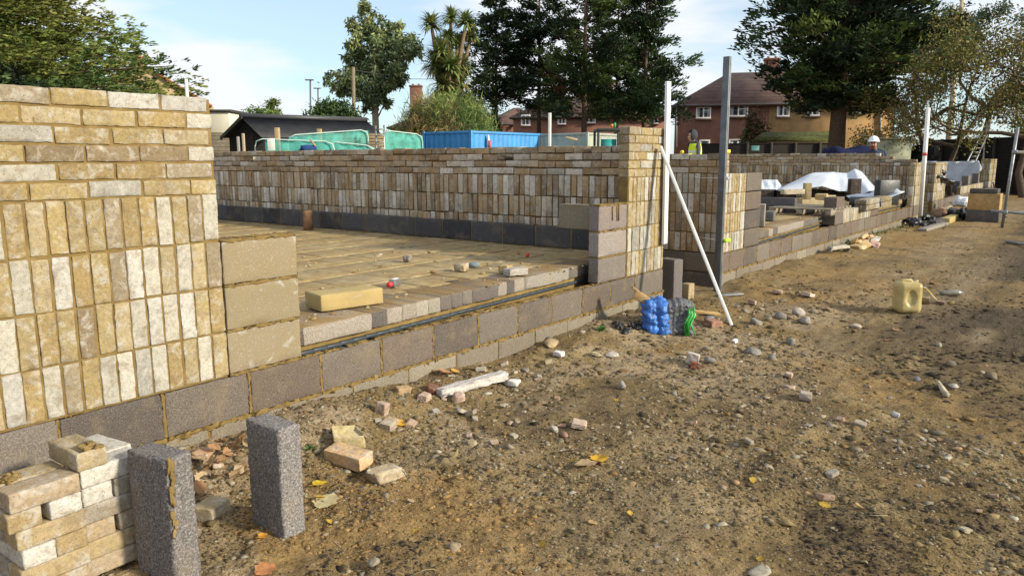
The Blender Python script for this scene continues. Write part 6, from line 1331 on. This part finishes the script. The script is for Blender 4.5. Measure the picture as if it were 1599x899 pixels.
t = thing('tarpaulin_load', 'dark blue tarpaulin stretched over a load behind the far wall', 'tarpaulin', base_at(1338, 26)); b = MB(); V, Fc = rbox_raw((2.0, 1.2, .8), (16, 8, 6), .25); V = V.copy(); V[:, 2] += .06*np.sin(V[:, 0]*5)+.04*np.sin(V[:, 1]*7+V[:, 0]*3); P = at(1334, 232, 27); b.add(V @ M.T+np.array([P[0], P[1], P[2]-.4]), Fc, (.010, .014, .05)); b.build('cover', CLOTH, t, True); b = MB(); box(b, (P[0], P[1], P[2]/2-.5), (1.7, 1.0, P[2]+.2), (.1, .08, .06), M=M); b.build('load', PAINT, t)
P = at(1389, 219, 30); b = MB(); box(b, (P[0], P[1], P[2]/2-.2), (1.35, 1, P[2]+.4), (.33, .34, .22), bev=.05, M=M); box(b, (P[0], P[1], P[2]+.03), (1.5, 1.1, .07), (.40, .38, .26), bev=.02, M=M); tag(b.build('storage_box', PAINT), 'pale olive storage box behind the worker in the white helmet', 'storage box')
b = MB(); tube(b, [at(1335, 210, 31), at(1420, 222, 30)], .03, 6, (.4, .3, .18)); tag(b.build('timber_pole', PAINT), 'thin sloping timber pole above the blue tarpaulin', 'pole')
t = thing('aluminium_ladder', 'aluminium ladder leaning on the far dark fence', 'ladder', base_at(1518, 30)); b = MB(); A0, A1, B0, B1 = at(1508, 258, 30), at(1531, 213, 31), at(1521, 258, 30), at(1541, 213, 31)
for a, c in ((A0, A1), (B0, B1)): b = MB(); d = (a-c); tube(b, [c-d*.1, a+d*.35], .035, 8); b.build('rail', GALV, t)
b = MB(); [tube(b, [A0+(A1-A0)*k/7, B0+(B1-B0)*k/7], .02, 6) for k in range(8)]; b.build('rungs', GALV, t)
P, Q = at(1541, 215, 32), at(1549, 154, 32); b = MB(); box(b, (P+Q)/2-(0, 0, .9), (.22, .16, Q[2]-P[2]+1.8), (.80, .79, .75), bev=.01, M=rotm(0, .05, 0)); tag(b.build('white_post', PAINT), 'bright white post rising behind the aluminium ladder', 'post')
P, Q = at(1478, 250, 41), at(1506, -25, 43); P[2] = -.4; t = thing('telegraph_pole', 'pale timber telegraph pole rising out of the picture among the trees', 'telegraph pole', P); b = MB(); tube(b, [P, Q], [.16, .12], 12, (.46, .38, .26)); b.build('pole', BARK, t, True)
P, Q = base_at(553, 40), at(552, 106, 40); b = MB(); tube(b, [P, Q], [.11, .09], 10, (.22, .18, .12)); tag(b.build('telegraph_pole', BARK), 'weathered timber pole in front of the tall grey-green tree', 'telegraph pole')
for x, y, D, lb in ((485, 126, 85, 'taller street lamp on the left above the hedge'), (497, 139, 100, 'shorter street lamp on the right above the hedge')):
    B0 = base_at(x, D); T = at(x, y, D); t = thing('street_lamp', lb, 'street lamp', B0, 'street lamps beyond the shed'); b = MB(); tube(b, [B0, T], [.11, .09], 8, (.09, .09, .095)); b.build('pole', PAINT, t); b = MB(); box(b, T-ub*.1+(0, 0, .03), (.95, .35, .12), (.09, .09, .095), bev=.02, M=rotz(math.atan2(ub[1], ub[0]))); b.build('lamp_head', PAINT, t)
b = MB(); tube(b, [at(552, 110, 40), at(640, 124, 47), at(760, 126, 56)], .015, 4, (.05, .05, .05)); tag(b.build('overhead_wire', PAINT), 'thin overhead wire running from the weathered pole to the houses', 'wire')
P, Q = onX(1103, 222, 8.5), 0
b = MB(); q = at(1063, 238, 9.5); lump(b, onX(1066, 238, 6.4), (.05, .05, .045), (.75, .55, .03), .1); tag(b.build('yellow_block', PAINT, smooth=True), 'small yellow plastic block on top of the shaded passage wall', 'line block')
b = MB(); q = onY(1037, 236, .05); lump(b, q, (.05, .05, .07), (.65, .10, .04), .1); lump(b, q+(0, 0, .04), (.05, .05, .05), (.7, .45, .05), .1); tag(b.build('corner_clamp', PAINT, smooth=True), 'orange clamp at the pier top behind the upright level', 'clamp')
# ------------------------------------------------------------------ people
def skin_body(name, verts, edges, radii, parent, tintf, m):
    import bmesh
    me = bpy.data.meshes.new(name+'_cage'); me.from_pydata(verts, edges, []); o = bpy.data.objects.new(name, me); COL.objects.link(o)
    md = o.modifiers.new('skin', 'SKIN'); o.modifiers.new('sub', 'SUBSURF').levels = 2
    for i, r in enumerate(radii):
        v = me.skin_vertices[0].data[i]; v.radius = r if hasattr(r, '__len__') else (r, r); v.use_root = i == 0
    dg = bpy.context.evaluated_depsgraph_get(); dg.update(); m2 = bpy.data.meshes.new_from_object(o.evaluated_get(dg)); o.modifiers.clear(); o.data = m2; bpy.data.meshes.remove(me)
    n = len(m2.polygons); c = np.empty(n*3, np.float32); m2.polygons.foreach_get('center', c); c = c.reshape(-1, 3); a = m2.attributes.new('tint', 'FLOAT_COLOR', 'FACE'); col = np.array([tintf(p) for p in c]); a.data.foreach_set('color', np.c_[col, np.ones(n)].astype(np.float32).ravel())
    m2.polygons.foreach_set('use_smooth', np.ones(n, bool)); m2.materials.clear(); m2.materials.append(m); o.parent = parent; return o
def person(label, loc, rz, top, skin, legs, beard=None, helmet=False, vest=False, hood=None, nod=0.0, sc_=1.0):
    """standing figure, local axes: facing -Y"""
    t = thing('person', label, 'person', loc); f = math.sin(nod)*.12
    V = [(0, 0, .95), (0, 0, 1.15), (0, -.01, 1.38), (0, -.02-f*.4, 1.48), (0, -.035-f, 1.56), (0, -.02-f, 1.66), (0, -.01-f, 1.72),
         (.19, 0, 1.40), (.25, -.03, 1.12), (.22, -.22, .98), (.20, -.30, .98), (-.19, 0, 1.40), (-.25, -.03, 1.12), (-.22, -.22, .98), (-.20, -.30, .98),
         (.10, 0, .86), (.11, -.01, .48), (.11, .01, .08), (.11, -.16, .05), (-.10, 0, .86), (-.11, -.01, .48), (-.11, .01, .08), (-.11, -.16, .05), (0, -.125-f, 1.615)]
    E_ = [(0, 1), (1, 2), (2, 3), (3, 4), (4, 5), (5, 6), (2, 7), (7, 8), (8, 9), (9, 10), (2, 11), (11, 12), (12, 13), (13, 14), (0, 15), (15, 16), (16, 17), (17, 18), (0, 19), (19, 20), (20, 21), (21, 22), (4, 23)]
    Rr = [(.15, .11), (.15, .11), (.16, .11), .058, (.072, .085), (.080, .098), (.062, .078), .065, .052, .042, .035, .065, .052, .042, .035, .10, .07, .05, .04, .10, .07, .05, .04, .016]
    def tf(p):
        if p[2] > 1.50:
            if beard is not None and p[2] < 1.585 and p[1] < -.05: return beard
            if abs(abs(p[0])-.033) < .014 and abs(p[2]-1.645) < .012 and p[1] < -.07: return (.04, .03, .025)
            return skin
        if p[2] > .9 and not (abs(p[0]) > .17 and p[1] < -.25): return top
        if p[1] < -.25 and p[2] > .8: return skin
        return legs if p[2] > .1 else (.05, .04, .03)
    skin_body('body', V, E_, Rr, t, tf, CLOTH)
    hc = np.array(loc)+(0, -.015-f, 1.665)
    if helmet:
        b = MB(); n, k = 20, 7; Vv = []
        for i in range(k+1):
            a = i/k*math.pi/2
            for j in range(n): th = j*2*math.pi/n; Vv.append(hc+np.array([.125*math.cos(a)*math.cos(th), .15*math.cos(a)*math.sin(th), .02+.135*math.sin(a)+(.008 if abs(math.cos(th)) < .15 else 0)]))
        b.add(Vv, [(i*n+j, i*n+(j+1) % n, (i+1)*n+(j+1) % n, (i+1)*n+j) for i in range(k) for j in range(n)], (.80, .80, .80))
        tube(b, [hc+np.array([.128*math.cos(th), .153*math.sin(th)-.004, .018]) for th in np.linspace(0, 2*math.pi, 25)], .011, 6, (.8, .8, .8)); box(b, hc+(0, -.17, .022), (.16, .08, .012), (.8, .8, .8), bev=.005, M=rotm(.15, 0, 0)); b.build('hard_hat', PAINT, t, True)
    if hood is not None:
        b = MB(); n, k = 18, 9; Vv = []
        for i in range(k+1):
            a = -1.1+(i/k)*(math.pi/2+1.1)
            for j in range(n):
                th = math.radians(-40)+j*math.radians(260)/(n-1); Vv.append(hc+np.array([.125*math.cos(a)*math.cos(th), .02+.145*math.cos(a)*math.sin(th), -.01+.16*math.sin(a)])+rng.normal(0, .003, 3))
        b.add(Vv, [(i*n+j, i*n+j+1, (i+1)*n+j+1, (i+1)*n+j) for i in range(k) for j in range(n-1)], hood); lump(b, hc+(0, .09, -.19), (.26, .16, .12), hood, .1); o = b.build('hood', CLOTH, t, True); s_ = o.modifiers.new('s', 'SOLIDIFY'); s_.thickness = .02
    if vest:
        b = MB(); n = 24; Vv = []; zs = np.linspace(.98, 1.44, 9)
        for z in zs:
            q = 1.0 if z < 1.3 else 1-.18*(z-1.3)/.14
            for j in range(n): th = j*2*math.pi/n; Vv.append(np.array(loc)+np.array([.205*q*math.cos(th), .165*q*math.sin(th), z]))
        Fc = [(i*n+j, i*n+(j+1) % n, (i+1)*n+(j+1) % n, (i+1)*n+j) for i in range(8) for j in range(n)]; tt = np.array([(.6, .62, .6) if i in (1, 4) else (.62, .75, .04) for i in range(8) for j in range(n)]); b.add(Vv, Fc, tt); o = b.build('hi_vis_vest', CLOTH, t, True); s_ = o.modifiers.new('s', 'SOLIDIFY'); s_.thickness = .012
    t.rotation_euler = (0, 0, rz); t.scale = (sc_,)*3; return t
fa = math.atan2(-ub[1], -ub[0])+math.pi/2     # facing the left of the photograph
P = at(1087, 203, 19.5); person('person in a grey hood and yellow hi-vis vest, head bowed, behind the passage wall', (P[0], P[1], P[2]-1.80), fa+.25, (.10, .10, .115), (.45, .27, .2), (.03, .035, .05), vest=True, hood=(.055, .055, .06), nod=.9)
P = at(1366, 214, 20.5); person('bearded person in a white hard hat looking over the far brick wall', (P[0], P[1], P[2]-1.80*1.12), fa+.95, (.05, .06, .10), (.50, .28, .21), (.04, .04, .05), beard=(.26, .11, .06), helmet=True, nod=.3, sc_=1.12)
